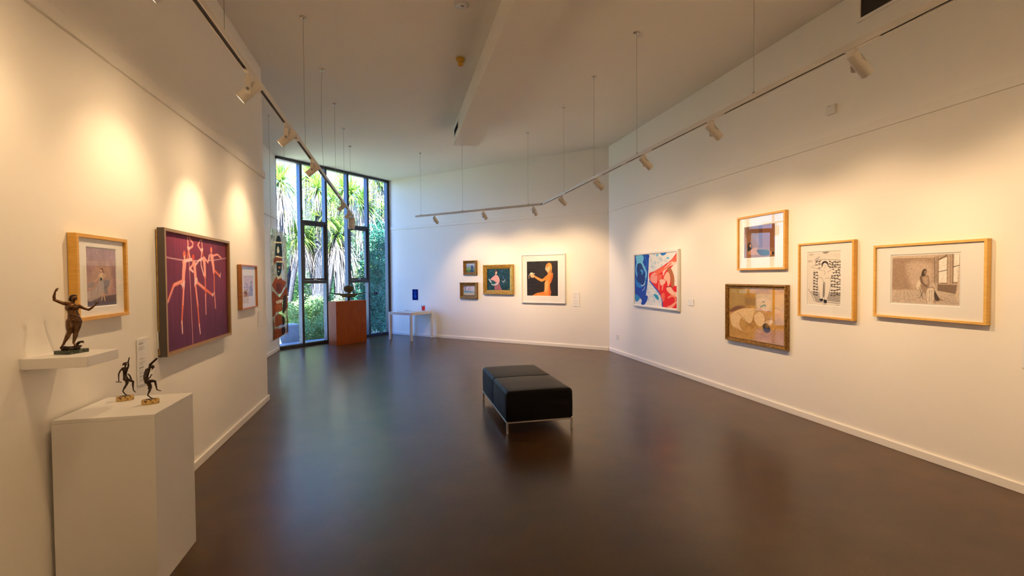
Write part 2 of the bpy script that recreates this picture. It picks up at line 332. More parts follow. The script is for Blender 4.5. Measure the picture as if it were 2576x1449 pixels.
# ------------------------------------------------------------------ painting on the meshes of the artworks
ART_TEXT = """@acrobats
l 235 190 200 100 62 -2 208 197 223 366 223
l 235 190 200 100 62 381 224 731 201 1000 162
l 240 170 170 100 77 335 45 342 253 353 509 368 1000
l 255 170 160 100 139 328 7 329 99
l 255 170 160 100 139 355 17 404 60 397 89 343 116
l 255 170 160 100 139 544 12 549 99
l 255 170 160 100 139 523 17 478 69 523 111
p 255 205 205 100 0 317 97 355 97 355 130 323 129
p 255 205 205 100 0 526 99 564 92 556 132 523 130
l 255 170 160 100 170 334 131 359 206
l 240 120 90 100 124 331 145 313 214
l 255 170 160 100 155 539 129 526 197
l 240 120 90 100 92 556 127 564 185
s 225 110 90 100 0 295 170 291 189 281 201 269 202 259 191 256 172 260 153 270 141 282 140 291 151
p 255 190 160 100 0 265 190 291 174 288 212 271 219
s 255 170 160 100 0 251 226 296 219 296 273 281 345 271 417 239 416 240 328 248 275
l 255 205 205 100 201 279 231 337 219 384 212
p 255 205 205 100 0 220 405 278 408 267 486 236 478 234 451 215 444
l 240 120 90 100 231 236 412 125 446
l 255 170 160 100 155 236 412 125 444
l 240 120 90 100 201 125 446 52 576
l 255 170 160 100 124 130 449 55 577
p 255 205 205 100 0 12 551 55 572 50 597 37 584
l 240 120 90 100 231 253 479 235 646
l 255 170 160 100 139 257 479 239 647
l 240 120 90 100 201 235 637 219 778
l 255 205 205 100 155 221 769 225 867
s 215 80 70 100 0 422 189 418 206 408 216 396 217 386 207 383 191 387 175 396 164 409 163 419 173
s 255 170 160 100 0 396 232 436 230 442 305 448 381 414 381 405 306
l 255 170 160 100 170 402 237 384 270 345 298
l 255 205 205 100 155 348 298 396 325
p 255 205 205 100 0 414 377 457 381 473 447 438 442 435 470 410 465
l 240 120 90 100 231 429 465 456 656
l 255 170 160 100 139 433 465 459 656
l 240 120 90 100 185 454 656 474 849
l 255 205 205 100 139 471 830 484 916
l 240 120 90 100 231 466 433 588 499
l 255 170 160 100 139 466 430 588 497
l 240 120 90 100 185 581 494 708 559
p 255 205 205 100 0 690 551 745 530 715 580
s 120 50 60 100 0 598 132 595 148 587 159 578 160 570 150 567 134 570 118 578 107 587 107 595 116
l 255 205 205 100 139 439 258 490 213 564 187
l 255 170 160 100 139 581 184 641 229 662 159
s 255 170 160 100 0 555 188 593 179 599 252 599 381 571 379 565 293
l 255 205 205 100 139 522 207 525 265 563 356
l 240 120 90 100 170 585 376 588 558
l 255 170 160 100 139 584 548 587 741
s 240 140 110 100 0 722 96 719 116 709 128 698 129 689 118 686 99 689 80 698 67 710 66 719 77
s 255 170 160 100 0 680 143 735 144 746 205 759 318 731 344 713 258
l 255 205 205 100 139 668 154 659 205
l 255 170 160 100 139 735 153 817 134 890 168
l 240 120 90 100 185 759 308 855 364
p 255 205 205 100 0 846 359 877 318 865 391
l 240 120 90 100 170 746 339 742 535
l 255 170 160 100 139 743 525 758 697
@dancer
p 95 85 105 100 214 0 842 581 825 999 807 1000 1000 0 1000
s 225 190 165 55 1286 302 330 759 323 875 553 715 783 195 770 94 593
p 215 175 150 35 171 6 239 1002 226 1002 249 5 265
s 150 150 165 80 129 450 562 581 552 760 552 760 633 670 701 715 783 603 780 548 710 493 687
s 205 195 200 80 214 450 557 548 574 581 711 515 778 406 843 278 873 133 901 31 875 12 755 237 705
s 165 160 172 80 129 34 625 135 594 248 583 238 638 134 681 53 658
rl 3 235 225 225 130 125 145 190 170 180 55 43 86 26 94 626 493 709 -150 171 64 364
rl 1 90 90 105 60 64 64 10 559 563 715 667 -43 21 43 171
s 245 220 190 100 0 439 439 526 428 548 484 493 551 450 551 424 484
s 120 85 80 100 0 552 371 543 387 519 397 490 397 466 388 457 372 466 356 490 346 519 346 543 355
s 240 210 185 100 0 517 385 512 397 498 404 480 404 466 397 461 386 466 374 480 366 498 366 512 373
l 120 80 75 100 171 537 382 570 416
c 240 210 185 100 193 526 439 636 472 581 497 515 535
c 235 205 185 100 171 433 450 364 529 249 578
p 35 60 65 100 0 450 504 504 512 511 551 450 562
l 240 210 185 100 236 482 777 497 846 475 890
l 240 210 185 100 236 537 778 572 848 592 906
@figures
p 225 165 95 100 256 0 624 379 619 379 746 293 882 242 984 0 1000
s 150 150 200 70 718 626 542 809 475 995 501 999 936 577 971 576 750
s 80 85 150 100 0 266 324 262 332 252 337 239 337 229 332 225 324 229 316 239 311 252 311 262 316
l 80 85 150 100 205 246 324 236 370
l 80 85 150 100 154 246 365 210 400
l 80 85 150 100 154 246 365 281 401
l 80 85 150 100 154 200 349 291 343
s 80 85 150 100 0 398 383 395 391 384 396 372 396 361 391 358 383 361 375 372 370 384 370 394 375
l 80 85 150 100 205 378 383 368 445
l 80 85 150 100 154 378 438 343 486
l 80 85 150 100 154 378 438 414 487
l 80 85 150 100 154 332 417 424 408
s 80 85 150 100 0 312 488 308 496 298 501 285 500 275 495 271 487 275 479 285 474 298 474 308 480
l 80 85 150 100 205 292 487 282 528
l 80 85 150 100 154 292 524 256 555
l 80 85 150 100 154 292 524 328 557
l 80 85 150 100 154 246 510 338 504
s 80 85 150 100 0 125 499 121 507 111 512 99 512 89 507 85 499 89 491 99 486 111 486 121 491
l 80 85 150 100 205 105 499 95 536
l 80 85 150 100 154 105 532 70 560
l 80 85 150 100 154 105 532 140 561
l 80 85 150 100 154 60 519 150 514
s 80 85 150 100 0 828 255 824 263 814 268 801 268 790 263 786 255 790 247 800 242 813 242 824 247
l 80 85 150 100 205 807 255 797 307
l 80 85 150 100 154 807 301 771 341
l 80 85 150 100 154 807 301 845 342
l 80 85 150 100 154 760 284 855 276
s 80 85 150 100 0 829 341 825 349 814 354 801 354 791 349 787 340 791 332 801 327 814 327 825 332
l 80 85 150 100 205 808 341 798 403
l 80 85 150 100 154 808 396 772 445
l 80 85 150 100 154 808 396 846 445
l 80 85 150 100 154 761 375 855 366
s 80 85 150 100 0 804 457 800 465 789 470 776 470 766 464 761 456 765 448 776 443 789 443 799 448
l 80 85 150 100 205 782 456 772 519
l 80 85 150 100 154 783 512 747 560
l 80 85 150 100 154 783 512 820 562
l 80 85 150 100 154 736 491 830 482
s 80 85 150 100 0 934 286 930 294 919 299 906 299 896 294 892 285 896 277 906 272 919 272 930 277
l 80 85 150 100 205 913 285 903 327
l 80 85 150 100 154 913 323 876 355
l 80 85 150 100 154 913 323 951 356
l 80 85 150 100 154 865 308 961 303
s 80 85 150 100 0 710 518 706 526 695 531 682 531 672 526 668 518 672 509 682 505 695 505 706 510
l 80 85 150 100 205 689 518 679 591
l 80 85 150 100 154 689 583 653 639
l 80 85 150 100 154 689 583 726 640
l 80 85 150 100 154 642 558 736 548
s 80 85 150 100 0 831 620 827 628 817 633 804 633 793 628 789 619 793 611 804 606 817 606 827 612
l 80 85 150 100 205 810 620 800 683
l 80 85 150 100 154 811 676 774 724
l 80 85 150 100 154 811 676 848 726
l 80 85 150 100 154 763 654 858 646
s 80 85 150 100 0 806 753 802 761 792 766 779 765 768 760 764 752 768 744 778 739 791 739 802 744
l 80 85 150 100 205 785 752 775 826
l 80 85 150 100 154 786 818 749 874
l 80 85 150 100 154 786 818 823 876
l 80 85 150 100 154 738 792 833 783
s 80 85 150 100 0 623 826 619 834 609 839 596 838 585 833 581 825 585 816 596 812 608 812 619 817
l 80 85 150 100 205 602 825 592 888
l 80 85 150 100 154 602 881 566 929
l 80 85 150 100 154 602 881 639 931
l 80 85 150 100 154 555 859 649 851
s 80 85 150 100 0 964 622 960 630 949 635 936 635 926 630 921 622 925 613 936 608 949 609 960 614
l 80 85 150 100 205 943 622 933 685
l 80 85 150 100 154 943 678 906 727
l 80 85 150 100 154 943 678 981 728
l 80 85 150 100 154 895 656 991 648
s 50 40 60 100 0 135 709 132 717 121 722 109 722 99 716 95 708 99 700 109 696 121 696 132 701
l 50 40 60 100 205 115 709 105 756
l 50 40 60 100 154 115 751 80 787
l 50 40 60 100 154 115 751 151 788
l 50 40 60 100 154 70 734 161 729
s 50 40 60 100 0 226 715 223 723 212 728 200 728 190 722 186 714 190 706 200 702 212 702 222 707
l 50 40 60 100 205 206 715 196 756
l 50 40 60 100 154 206 751 171 783
l 50 40 60 100 154 206 751 242 784
l 50 40 60 100 154 161 737 252 732
s 50 40 60 100 0 379 619 375 627 365 632 352 632 342 627 338 619 342 611 352 606 365 606 375 611
l 50 40 60 100 205 358 619 348 670
l 50 40 60 100 154 359 665 323 704
l 50 40 60 100 154 359 665 395 706
l 50 40 60 100 154 313 647 405 640
s 50 40 60 100 0 339 828 335 836 325 841 312 841 302 836 298 827 302 819 312 815 325 815 335 820
l 50 40 60 100 205 318 828 308 875
l 50 40 60 100 154 318 870 283 906
l 50 40 60 100 154 318 870 354 908
l 50 40 60 100 154 272 853 364 848
s 50 40 60 100 0 277 769 273 777 263 782 251 781 241 776 237 768 241 760 251 755 263 756 273 761
l 50 40 60 100 205 257 769 247 799
l 50 40 60 100 154 257 796 222 819
l 50 40 60 100 154 257 796 293 821
l 50 40 60 100 154 211 785 303 782
s 80 85 150 100 0 491 506 487 514 477 519 464 519 454 514 450 505 454 497 464 493 477 493 487 498
l 80 85 150 100 205 471 506 461 557
l 80 85 150 100 154 471 552 435 592
l 80 85 150 100 154 471 552 507 593
l 80 85 150 100 154 425 534 517 527
s 90 60 70 100 0 200 71 195 78 182 82 167 82 154 78 149 71 154 65 167 61 182 61 195 65
@seascape
p 130 150 205 100 485 -5 259 997 255 994 504 3 490
p 120 155 95 100 606 3 490 507 410 621 993 0 1000
p 70 115 60 100 606 5 750 564 701 590 1005 0 1000
p 95 140 90 100 485 689 471 1006 475 1000 1000 682 994
s 25 60 110 100 242 607 267 729 251 809 589 878 969 499 980 553 643
s 235 190 160 100 0 675 181 666 208 645 225 619 224 598 207 590 180 598 153 620 136 646 137 667 154
s 60 90 150 100 0 729 240 717 267 686 283 649 283 618 265 607 238 619 211 650 195 687 195 718 212
rl 4 180 170 200 150 180 120 60 100 60 200 190 210 50 242 303 34 29 58 897 940 36 -24 121 24
@blossoms
rb 5 235 190 205 225 165 185 190 170 190 150 180 215 240 215 220 80 283 660 120 9 11 895 457 0 0 0 0
l 90 80 110 100 283 169 633 154 54
l 90 80 110 100 283 156 370 54 106
l 90 80 110 100 283 165 423 314 82
l 90 80 110 100 283 446 478 483 110
l 90 80 110 100 283 588 480 586 138
l 90 80 110 100 283 149 265 221 29
l 90 80 110 100 283 399 478 357 267
s 110 150 185 100 236 43 579 187 476 445 531 868 599 951 694 488 716 87 711
p 190 185 165 80 283 16 711 998 695 1000 1000 0 1000
rl 4 150 160 150 215 205 170 120 140 120 190 175 160 60 189 236 50 16 711 906 983 28 -14 104 14
@lady
rc 7 20 75 95 35 105 120 15 55 60 60 125 150 30 90 70 70 85 95 40 65 110 65 118 307 170 5 0 988 1000 -94 -94 94 94
c 190 210 220 100 141 638 554 696 606 768 504
c 170 190 210 100 118 661 580 708 645 791 530
c 60 90 140 100 330 663 349 733 401 686 452
s 160 100 110 100 141 353 654 519 656 588 836 622 1001 339 998
s 225 165 165 100 118 285 345 368 289 474 321 544 476 543 630 472 655 354 602 283 550 189 523 154 472
c 205 215 225 100 472 95 497 176 639 234 742 353 744 471 681
s 35 100 95 100 0 164 652 283 602 353 679 305 730 211 709
l 235 190 165 100 377 385 243 389 333
s 238 195 165 100 0 440 180 432 219 412 243 387 243 367 218 360 179 368 140 388 116 413 116 433 141
s 95 50 45 100 0 345 217 346 115 394 59 457 103 452 167 405 110 369 166
s 70 50 60 100 0 393 166 392 169 388 171 384 171 380 169 379 166 380 163 384 162 388 162 392 163
s 190 80 80 100 0 414 223 412 226 407 228 401 228 397 226 395 223 397 220 402 218 407 218 412 220
l 190 170 140 100 94 894 942 965 943
@profile
s 255 150 60 100 0 224 440 267 418 368 465 502 509 603 439 687 381 754 352 820 338 844 383 835 472 784 605 741 664 748 784 777 873 765 963 712 1000 206 998 215 970 327 917 496 884 555 865 579 753 575 633 602 551 484 590 333 522
s 255 205 140 80 670 601 618 668 574 692 664 673 783 647 873 588 903 573 783
s 255 190 120 80 167 267 441 368 480 485 542 569 498 501 565 350 502
s 200 80 30 60 402 750 664 777 873 765 963 720 993 714 858
s 190 75 30 60 335 786 427 836 368 835 472 784 605 753 635
c 200 90 40 50 117 597 888 529 917 411 932 258 977
s 240 150 80 100 0 685 284 755 278 774 367 679 373
s 255 200 150 100 0 607 185 633 111 725 91 756 218 722 292 672 318 639 290 614 267 601 230
s 215 140 50 100 50 633 104 709 57 775 71 814 160 805 264 812 338 763 278 756 189 724 143 674 187 624 156
c 250 200 110 70 84 675 83 740 159 739 263
c 250 200 110 70 84 695 83 753 159 755 263
c 250 200 110 70 84 715 84 767 159 772 263
c 250 200 110 70 84 735 84 780 160 788 264
c 250 200 110 70 84 755 85 793 160 805 264
s 60 40 30 100 0 640 186 639 192 636 196 632 196 628 192 627 186 628 180 632 176 636 176 639 180
s 170 60 50 100 0 642 278 640 283 635 285 629 285 624 282 622 278 624 274 629 271 636 271 641 274
s 255 190 140 100 0 114 386 183 357 250 400 241 463 164 474 121 439
s 255 240 200 100 0 205 357 195 376 171 388 142 387 118 375 109 355 119 336 143 324 172 325 196 337
c 250 235 200 100 151 114 355 76 408 69 499
c 250 240 200 100 167 191 360 242 350 259 361
c 130 90 60 100 67 131 393 165 402 199 395
@bathers
rc 3 150 200 225 90 160 210 190 210 215 60 39 118 50 383 -18 752 277 -26 -21 26 21
rc 3 150 200 225 90 160 210 180 205 215 55 39 105 50 330 598 651 984 -33 -26 33 26
s 0 120 215 100 0 633 -3 708 -4 772 4 745 33 683 45
s 110 200 240 100 0 592 31 587 47 575 56 561 55 549 44 545 28 550 12 562 2 576 3 588 14
s 110 200 240 100 0 837 101 830 111 814 117 793 116 776 108 770 97 777 86 794 81 814 82 831 89
s 30 160 210 100 0 489 770 567 782 607 842 578 876 514 827
s 0 70 185 100 0 0 0 348 2 366 114 348 400 330 598 299 776 340 828 311 918 239 1001 167 997 183 906 81 834 3 781
s 40 150 220 100 0 3 804 96 821 133 876 65 943 7 919
s 110 200 240 100 0 41 5 198 3 240 74 217 152 266 243 195 207 107 170 62 168 33 74
c 110 200 240 90 341 54 168 29 306 72 445
c 120 205 240 100 393 224 220 300 355 284 466 246 578
s 0 60 130 100 0 77 180 166 172 208 264 192 354 118 376 75 307
s 0 55 140 100 0 73 399 250 377 261 533 188 614 86 560
c 70 170 230 100 288 164 309 207 332 192 377
s 30 130 220 100 0 19 468 71 537 174 591 217 635 129 661 39 618
c 235 245 250 100 105 174 608 224 612 260 578
c 235 245 250 100 92 201 714 244 679 267 633
c 40 150 230 70 157 270 19 323 200 280 266
c 20 100 200 70 236 276 466 302 643 257 756
c 240 248 250 100 105 292 798 341 779 348 751
s 240 25 15 100 0 376 378 498 330 704 234 874 138 991 9 1002 5 999 998 694 1001 673 858 606 737 492 626 400 531
c 20 90 215 100 184 387 520 492 626 606 737 673 858 688 1001
s 250 110 80 100 0 497 336 678 254 753 225 702 318 626 358 522 400
s 255 165 150 100 0 423 400 497 357 561 400 558 560 440 541 401 487
s 250 110 80 100 0 574 411 675 401 661 505 597 527
s 255 215 195 100 0 700 422 702 318 801 206 896 159 993 154 998 214 848 249 787 298 738 360
s 250 110 80 100 0 873 158 944 91 996 15 999 164
s 255 240 225 100 0 871 280 1000 224 1001 559 939 591 936 461 881 361
s 190 110 60 100 0 788 288 870 290 936 441 933 601 886 622 855 462
s 255 195 165 100 0 711 463 786 350 845 401 853 543 805 615 783 524
s 255 200 180 100 0 623 506 699 484 759 524 696 598 647 589
s 255 205 175 100 0 780 636 863 623 931 700 1002 716 1000 795 883 763 791 697
c 255 150 120 100 288 609 569 607 674
c 255 160 130 100 262 696 588 682 671
s 250 110 80 100 0 643 788 718 731 741 822 702 907 667 838
c 255 150 110 100 236 812 818 883 783 951 798 961 857
s 255 170 140 100 0 785 972 856 955 972 875 982 904 878 1003
c 255 120 80 100 184 522 411 702 318 872 199
c 150 10 10 100 105 781 626 864 613 898 642
@reclining
p 105 62 35 100 87 483 -1 606 1 614 694 492 699
p 140 90 52 100 87 606 1 1000 0 1000 725 614 694
p 120 80 50 60 869 11 1 483 -1 478 270 8 275
p 150 105 65 100 145 2 802 1005 804 1000 1000 0 1000
s 35 22 18 100 0 120 656 137 544 198 514 258 555 272 640 240 749 149 742
s 205 150 105 100 0 242 609 236 638 221 655 202 654 187 634 182 604 188 575 203 558 222 560 237 579
s 190 140 95 100 0 271 709 361 675 449 695 476 793 532 879 357 895 208 886 133 811
s 20 60 45 100 0 135 671 180 744 164 785 119 740
s 30 30 25 100 0 418 762 563 745 676 780 814 844 812 923 617 938 503 890
s 26 62 46 80 0 620 776 760 773 828 844 812 923 645 926
s 215 140 90 100 0 828 831 897 823 908 916 840 925
s 30 40 35 100 0 903 836 957 853 955 919 901 922
@oil
p 225 165 35 85 1176 784 -1 1000 0 1001 552 777 469
p 175 150 95 70 588 0 0 319 0 312 340 1 453
p 140 115 80 60 294 315 198 518 185 516 332 323 339
p 195 145 60 40 980 587 687 1001 552 1000 1000 484 1001
s 120 80 60 80 245 13 452 172 358 322 365 181 435 46 501
s 246 214 160 92 137 22 547 137 460 290 398 415 381 505 392 493 483 430 670 358 680 243 593 208 743 260 839 151 815 52 745
s 215 170 95 70 245 198 703 285 639 326 705 239 801
s 246 214 160 90 118 482 523 591 432 666 501 674 626 587 716 510 649
s 246 214 160 60 157 674 606 758 557 829 594 774 640 682 653
s 225 180 110 70 157 538 753 644 717 642 814 546 821
s 235 190 130 55 294 537 223 634 172 754 198 780 299 742 397 686 442 630 390 554 358
rb 3 200 110 50 190 90 50 215 140 60 50 98 176 40 547 202 761 320 0 0 0 0
s 70 95 60 85 49 670 247 667 255 657 261 645 262 636 258 633 249 636 241 646 235 658 234 667 238
s 70 95 60 85 49 679 308 675 317 665 323 654 324 645 320 641 311 645 303 654 297 666 296 675 300
s 70 95 60 85 49 650 325 647 334 637 340 625 341 616 337 612 328 616 320 626 313 637 312 647 317
s 70 95 60 85 49 631 336 627 345 618 351 606 353 597 348 593 340 597 331 607 325 618 324 628 328
s 70 95 60 85 49 697 316 693 325 684 331 672 332 663 328 660 319 663 311 673 305 684 304 694 308
s 200 80 40 80 59 611 382 608 392 599 400 589 401 580 395 577 385 580 375 589 367 600 366 608 372
s 230 185 140 70 98 728 389 720 417 699 436 673 439 652 424 644 398 653 370 674 351 700 349 721 363
s 90 85 70 70 0 696 364 694 369 690 372 684 372 679 370 678 366 680 361 684 358 690 357 695 360
s 180 90 60 70 0 745 416 743 421 736 424 728 425 722 423 719 419 722 414 728 411 736 410 743 412
s 60 55 55 90 157 645 678 701 641 764 717 754 786 699 814 652 774
s 170 130 40 70 137 743 683 736 704 720 719 699 722 682 712 676 693 683 671 700 656 721 653 737 663
c 150 95 55 80 59 22 547 137 460 290 393 435 379
c 150 95 55 80 59 158 489 286 588 368 679 450 647 473 505
c 150 95 55 80 59 306 657 388 696 468 764
c 150 95 55 80 59 494 403 482 523 490 652
c 150 95 55 80 59 573 415 666 501 674 626
c 150 95 55 80 59 528 755 605 782 642 834
c 150 95 55 80 59 664 608 776 555 855 610
c 150 95 55 80 59 604 841 697 892 817 794 854 703
c 150 95 55 80 59 760 396 868 347 953 394
c 150 95 55 80 59 861 796 807 900 823 972
c 150 95 55 80 59 388 696 469 724 448 768
c 150 95 55 80 59 163 792 259 880 384 899
@zebra
l 170 160 155 50 56 84 27 86 111
l 170 160 155 50 56 128 28 130 119
l 170 160 155 50 56 171 30 173 124
l 170 160 155 50 56 214 31 217 134
l 170 160 155 50 56 257 33 260 123
l 170 160 155 50 56 300 34 302 135
l 170 160 155 50 56 343 36 346 84
l 170 160 155 50 56 385 37 387 111
l 170 160 155 50 56 427 39 429 139
l 170 160 155 50 56 469 40 471 124
l 170 160 155 50 56 510 42 512 139
l 170 160 155 50 56 551 43 554 95
l 170 160 155 50 56 592 44 595 117
l 170 160 155 50 56 633 46 636 105
l 170 160 155 50 56 673 47 676 124
l 170 160 155 50 56 714 49 716 126
l 170 160 155 50 56 754 50 757 96
l 170 160 155 50 56 793 51 796 109
l 170 160 155 50 56 833 53 836 113
l 170 160 155 50 56 872 54 875 150
l 170 160 155 50 56 911 56 914 143
l 170 160 155 50 56 950 57 953 110
s 190 180 172 60 150 64 38 183 36 182 65 73 68
s 190 180 172 60 150 21 155 161 165 140 194 30 191
s 175 165 160 60 150 220 149 357 94 395 107 259 173
s 120 110 108 80 112 473 20 659 15 585 44 510 42
c 60 52 52 100 75 238 243 317 157 433 149 730 160 998 180
c 60 52 52 100 75 196 384 190 715
c 60 52 52 100 94 30 699 148 810 265 926 645 932 988 944
c 60 52 52 100 159 259 191 303 171 346 189 389 174 432 172
s 60 52 52 80 0 259 191 286 180 317 196 282 208
s 60 52 52 80 0 346 189 373 178 403 193 369 205
c 60 52 52 100 146 657 189 694 190 731 216 769 214 806 198 843 220 880 208 916 214 953 201 988 226
s 60 52 52 80 0 657 189 682 178 712 193 678 205
s 60 52 52 80 0 731 216 757 206 786 221 753 233
s 60 52 52 80 0 806 198 832 187 860 202 828 214
s 60 52 52 80 0 880 208 905 198 933 213 901 225
s 60 52 52 80 0 953 201 977 191 1005 206 974 217
c 60 52 52 100 105 257 248 301 247 345 229 388 233 431 228
s 60 52 52 80 0 257 248 285 237 316 252 281 265
s 60 52 52 80 0 345 229 372 218 403 234 368 246
c 60 52 52 100 130 656 234 694 243 731 254 769 237 805 259 842 250 879 251 915 268 952 259 988 255
s 60 52 52 80 0 656 234 682 223 711 239 678 250
s 60 52 52 80 0 731 254 757 243 785 259 753 270
s 60 52 52 80 0 805 259 831 249 859 264 827 275
s 60 52 52 80 0 879 251 904 240 932 255 900 267
s 60 52 52 80 0 952 259 977 248 1005 263 973 275
c 60 52 52 100 157 257 291 301 271 344 303 388 273 430 298
s 60 52 52 80 0 257 291 284 280 315 295 280 308
s 60 52 52 80 0 344 303 371 291 401 307 367 319
c 60 52 52 100 164 655 283 693 308 730 296 768 304 805 288 842 290 879 296 915 321 951 299 987 318
s 60 52 52 80 0 655 283 681 272 710 287 677 299
s 60 52 52 80 0 730 296 756 285 785 301 752 313
s 60 52 52 80 0 805 288 830 277 859 292 826 304
s 60 52 52 80 0 879 296 904 285 932 300 900 312
s 60 52 52 80 0 951 299 976 288 1004 303 972 315
c 60 52 52 100 152 197 348 236 330 275 332 314 338
s 60 52 52 80 0 197 348 225 337 256 353 220 365
s 60 52 52 80 0 275 332 303 320 334 336 298 348
c 60 52 52 100 119 764 339 803 361 842 363 881 366 919 342 957 372 996 346
s 60 52 52 80 0 764 339 790 328 818 343 786 355
s 60 52 52 80 0 842 363 867 352 895 367 863 379
s 60 52 52 80 0 919 342 944 331 972 346 940 358
c 60 52 52 100 135 196 389 235 401 275 383 313 403
s 60 52 52 80 0 196 389 224 378 255 393 219 406
s 60 52 52 80 0 275 383 302 371 333 387 298 399
c 60 52 52 100 106 763 395 802 397 841 393 880 391 919 395 957 413 995 423
s 60 52 52 80 0 763 395 789 384 817 399 785 411
s 60 52 52 80 0 841 393 867 382 895 397 863 409
s 60 52 52 80 0 919 395 944 384 972 398 940 410
c 60 52 52 100 112 199 423 240 455 281 441 322 438
s 60 52 52 80 0 199 423 227 411 258 427 223 439
s 60 52 52 80 0 281 441 309 429 339 445 304 457
c 60 52 52 100 157 717 453 757 461 797 451 837 450 877 440 916 468 956 441 994 456
s 60 52 52 80 0 717 453 743 442 771 457 739 469
s 60 52 52 80 0 797 451 823 439 851 454 819 466
s 60 52 52 80 0 877 440 902 429 930 444 898 456
s 60 52 52 80 0 956 441 980 430 1008 445 977 457
c 60 52 52 100 153 198 477 239 498 280 506 321 496
s 60 52 52 80 0 198 477 226 466 257 481 222 494
s 60 52 52 80 0 280 506 308 494 338 510 303 523
c 60 52 52 100 167 716 488 757 499 797 491 836 513 876 497 916 503 955 521 994 517
s 60 52 52 80 0 716 488 742 476 771 491 738 504
s 60 52 52 80 0 797 491 822 479 851 494 818 506
s 60 52 52 80 0 876 497 901 486 930 500 897 513
s 60 52 52 80 0 955 521 979 509 1007 524 976 536
c 60 52 52 100 115 197 540 238 542 279 551 320 543
s 60 52 52 80 0 197 540 225 528 256 544 220 557
s 60 52 52 80 0 279 551 307 539 337 554 302 567
c 60 52 52 100 100 716 547 756 540 796 548 836 568 875 567 915 557 954 554 993 550
s 60 52 52 80 0 716 547 741 536 770 550 737 563
s 60 52 52 80 0 796 548 821 536 850 551 817 563
s 60 52 52 80 0 875 567 900 556 929 570 897 583
s 60 52 52 80 0 954 554 979 543 1007 557 975 570
c 60 52 52 100 153 196 586 237 603 278 607 319 591
s 60 52 52 80 0 196 586 224 574 255 589 220 603
s 60 52 52 80 0 278 607 306 595 336 610 301 623
c 60 52 52 100 152 715 609 755 607 795 606 835 610 875 598 914 609 954 596 993 603
s 60 52 52 80 0 715 609 740 597 769 612 736 625
s 60 52 52 80 0 795 606 821 595 849 610 817 622
s 60 52 52 80 0 875 598 900 587 928 601 896 614
s 60 52 52 80 0 954 596 978 585 1006 599 975 612
c 60 52 52 100 137 195 652 237 639 277 661 318 652
s 60 52 52 80 0 195 652 223 640 254 655 218 668
s 60 52 52 80 0 277 661 305 649 336 664 300 677
c 60 52 52 100 120 714 635 754 652 795 643 834 657 874 651 914 662 953 657 992 662
s 60 52 52 80 0 714 635 740 623 769 638 736 651
s 60 52 52 80 0 795 643 820 632 849 646 816 659
s 60 52 52 80 0 874 651 899 639 928 654 895 666
s 60 52 52 80 0 953 657 978 646 1006 660 974 673
c 60 52 52 100 157 194 703 235 706 276 709 318 694
s 60 52 52 80 0 194 703 222 690 253 705 217 719
s 60 52 52 80 0 276 709 304 697 335 712 300 725
c 60 52 52 100 164 713 712 754 707 794 716 834 716 874 702 913 703 952 691 991 713
s 60 52 52 80 0 713 712 739 701 768 715 735 728
s 60 52 52 80 0 794 716 819 704 848 719 815 732
s 60 52 52 80 0 874 702 899 690 927 705 895 718
s 60 52 52 80 0 952 691 977 680 1005 694 973 707
c 60 52 52 100 107 193 749 234 756 276 757 316 758
s 60 52 52 80 0 193 749 221 737 252 752 217 765
s 60 52 52 80 0 276 757 303 745 334 760 299 773
c 60 52 52 100 95 712 760 753 753 793 756 833 749 873 755 912 760 952 756 991 758
s 60 52 52 80 0 712 760 738 748 767 762 734 775
s 60 52 52 80 0 793 756 819 744 847 759 815 772
s 60 52 52 80 0 873 755 898 743 926 757 894 770
s 60 52 52 80 0 952 756 977 744 1004 758 973 771
c 60 52 52 100 145 192 791 234 800 275 807 316 793
s 60 52 52 80 0 192 791 220 778 251 793 216 807
s 60 52 52 80 0 275 807 302 795 333 809 298 823
c 60 52 52 100 108 712 805 753 786 793 800 833 792 872 787 912 789 951 795 990 791
s 60 52 52 80 0 712 805 738 793 767 808 734 821
s 60 52 52 80 0 793 800 818 788 847 802 814 815
s 60 52 52 80 0 872 787 898 775 926 789 894 802
s 60 52 52 80 0 951 795 976 783 1004 797 972 810
c 110 100 98 70 225 130 751 306 772 422 777
c 100 92 90 75 244 630 754 812 767 990 777
c 110 100 98 70 225 157 779 306 800 422 805
c 100 92 90 75 244 629 782 812 794 990 804
c 110 100 98 70 225 184 807 305 828 421 833
c 100 92 90 75 244 629 810 812 822 990 831
c 110 100 98 70 225 211 835 305 857 421 861
c 100 92 90 75 244 628 837 811 849 989 858
c 110 100 98 70 225 238 863 304 885 420 889
c 100 92 90 75 244 628 865 811 876 989 885
c 110 100 98 70 225 265 891 304 913 420 917
c 100 92 90 75 244 627 893 811 903 989 912
s 247 240 228 100 0 477 340 580 341 727 366 944 268 935 301 763 400 707 502 705 639 647 800 590 894 534 889 546 733 530 571 501 571 470 734 478 873 392 876 365 736 319 596 351 443 333 385 138 336 99 288 139 265 431 247 468 282 276 314
s 247 240 228 100 0 637 262 618 308 569 335 509 334 460 305 442 259 462 213 511 186 572 187 619 216
s 55 45 50 100 0 444 270 451 213 527 180 610 199 645 251 633 296 610 245 535 214 478 248 462 294
l 130 120 115 100 75 497 262 525 258
l 130 120 115 100 75 559 261 585 261
l 130 110 105 100 75 521 304 566 305
l 160 150 145 100 56 544 263 540 286
c 140 128 120 100 75 99 288 276 314 467 357
c 140 128 120 100 75 139 265 354 257 440 247
c 140 128 120 100 75 655 291 837 266 944 268
c 140 128 120 100 75 607 388 800 322 935 296
c 140 128 120 100 75 351 443 319 596 365 736 392 876
c 140 128 120 100 75 331 490 427 484 483 525 501 618 478 850
c 140 128 120 100 75 550 502 652 491 703 525 705 639 647 800 590 894
c 140 128 120 100 75 548 571 534 883
c 140 128 120 100 75 505 340 542 387 532 433
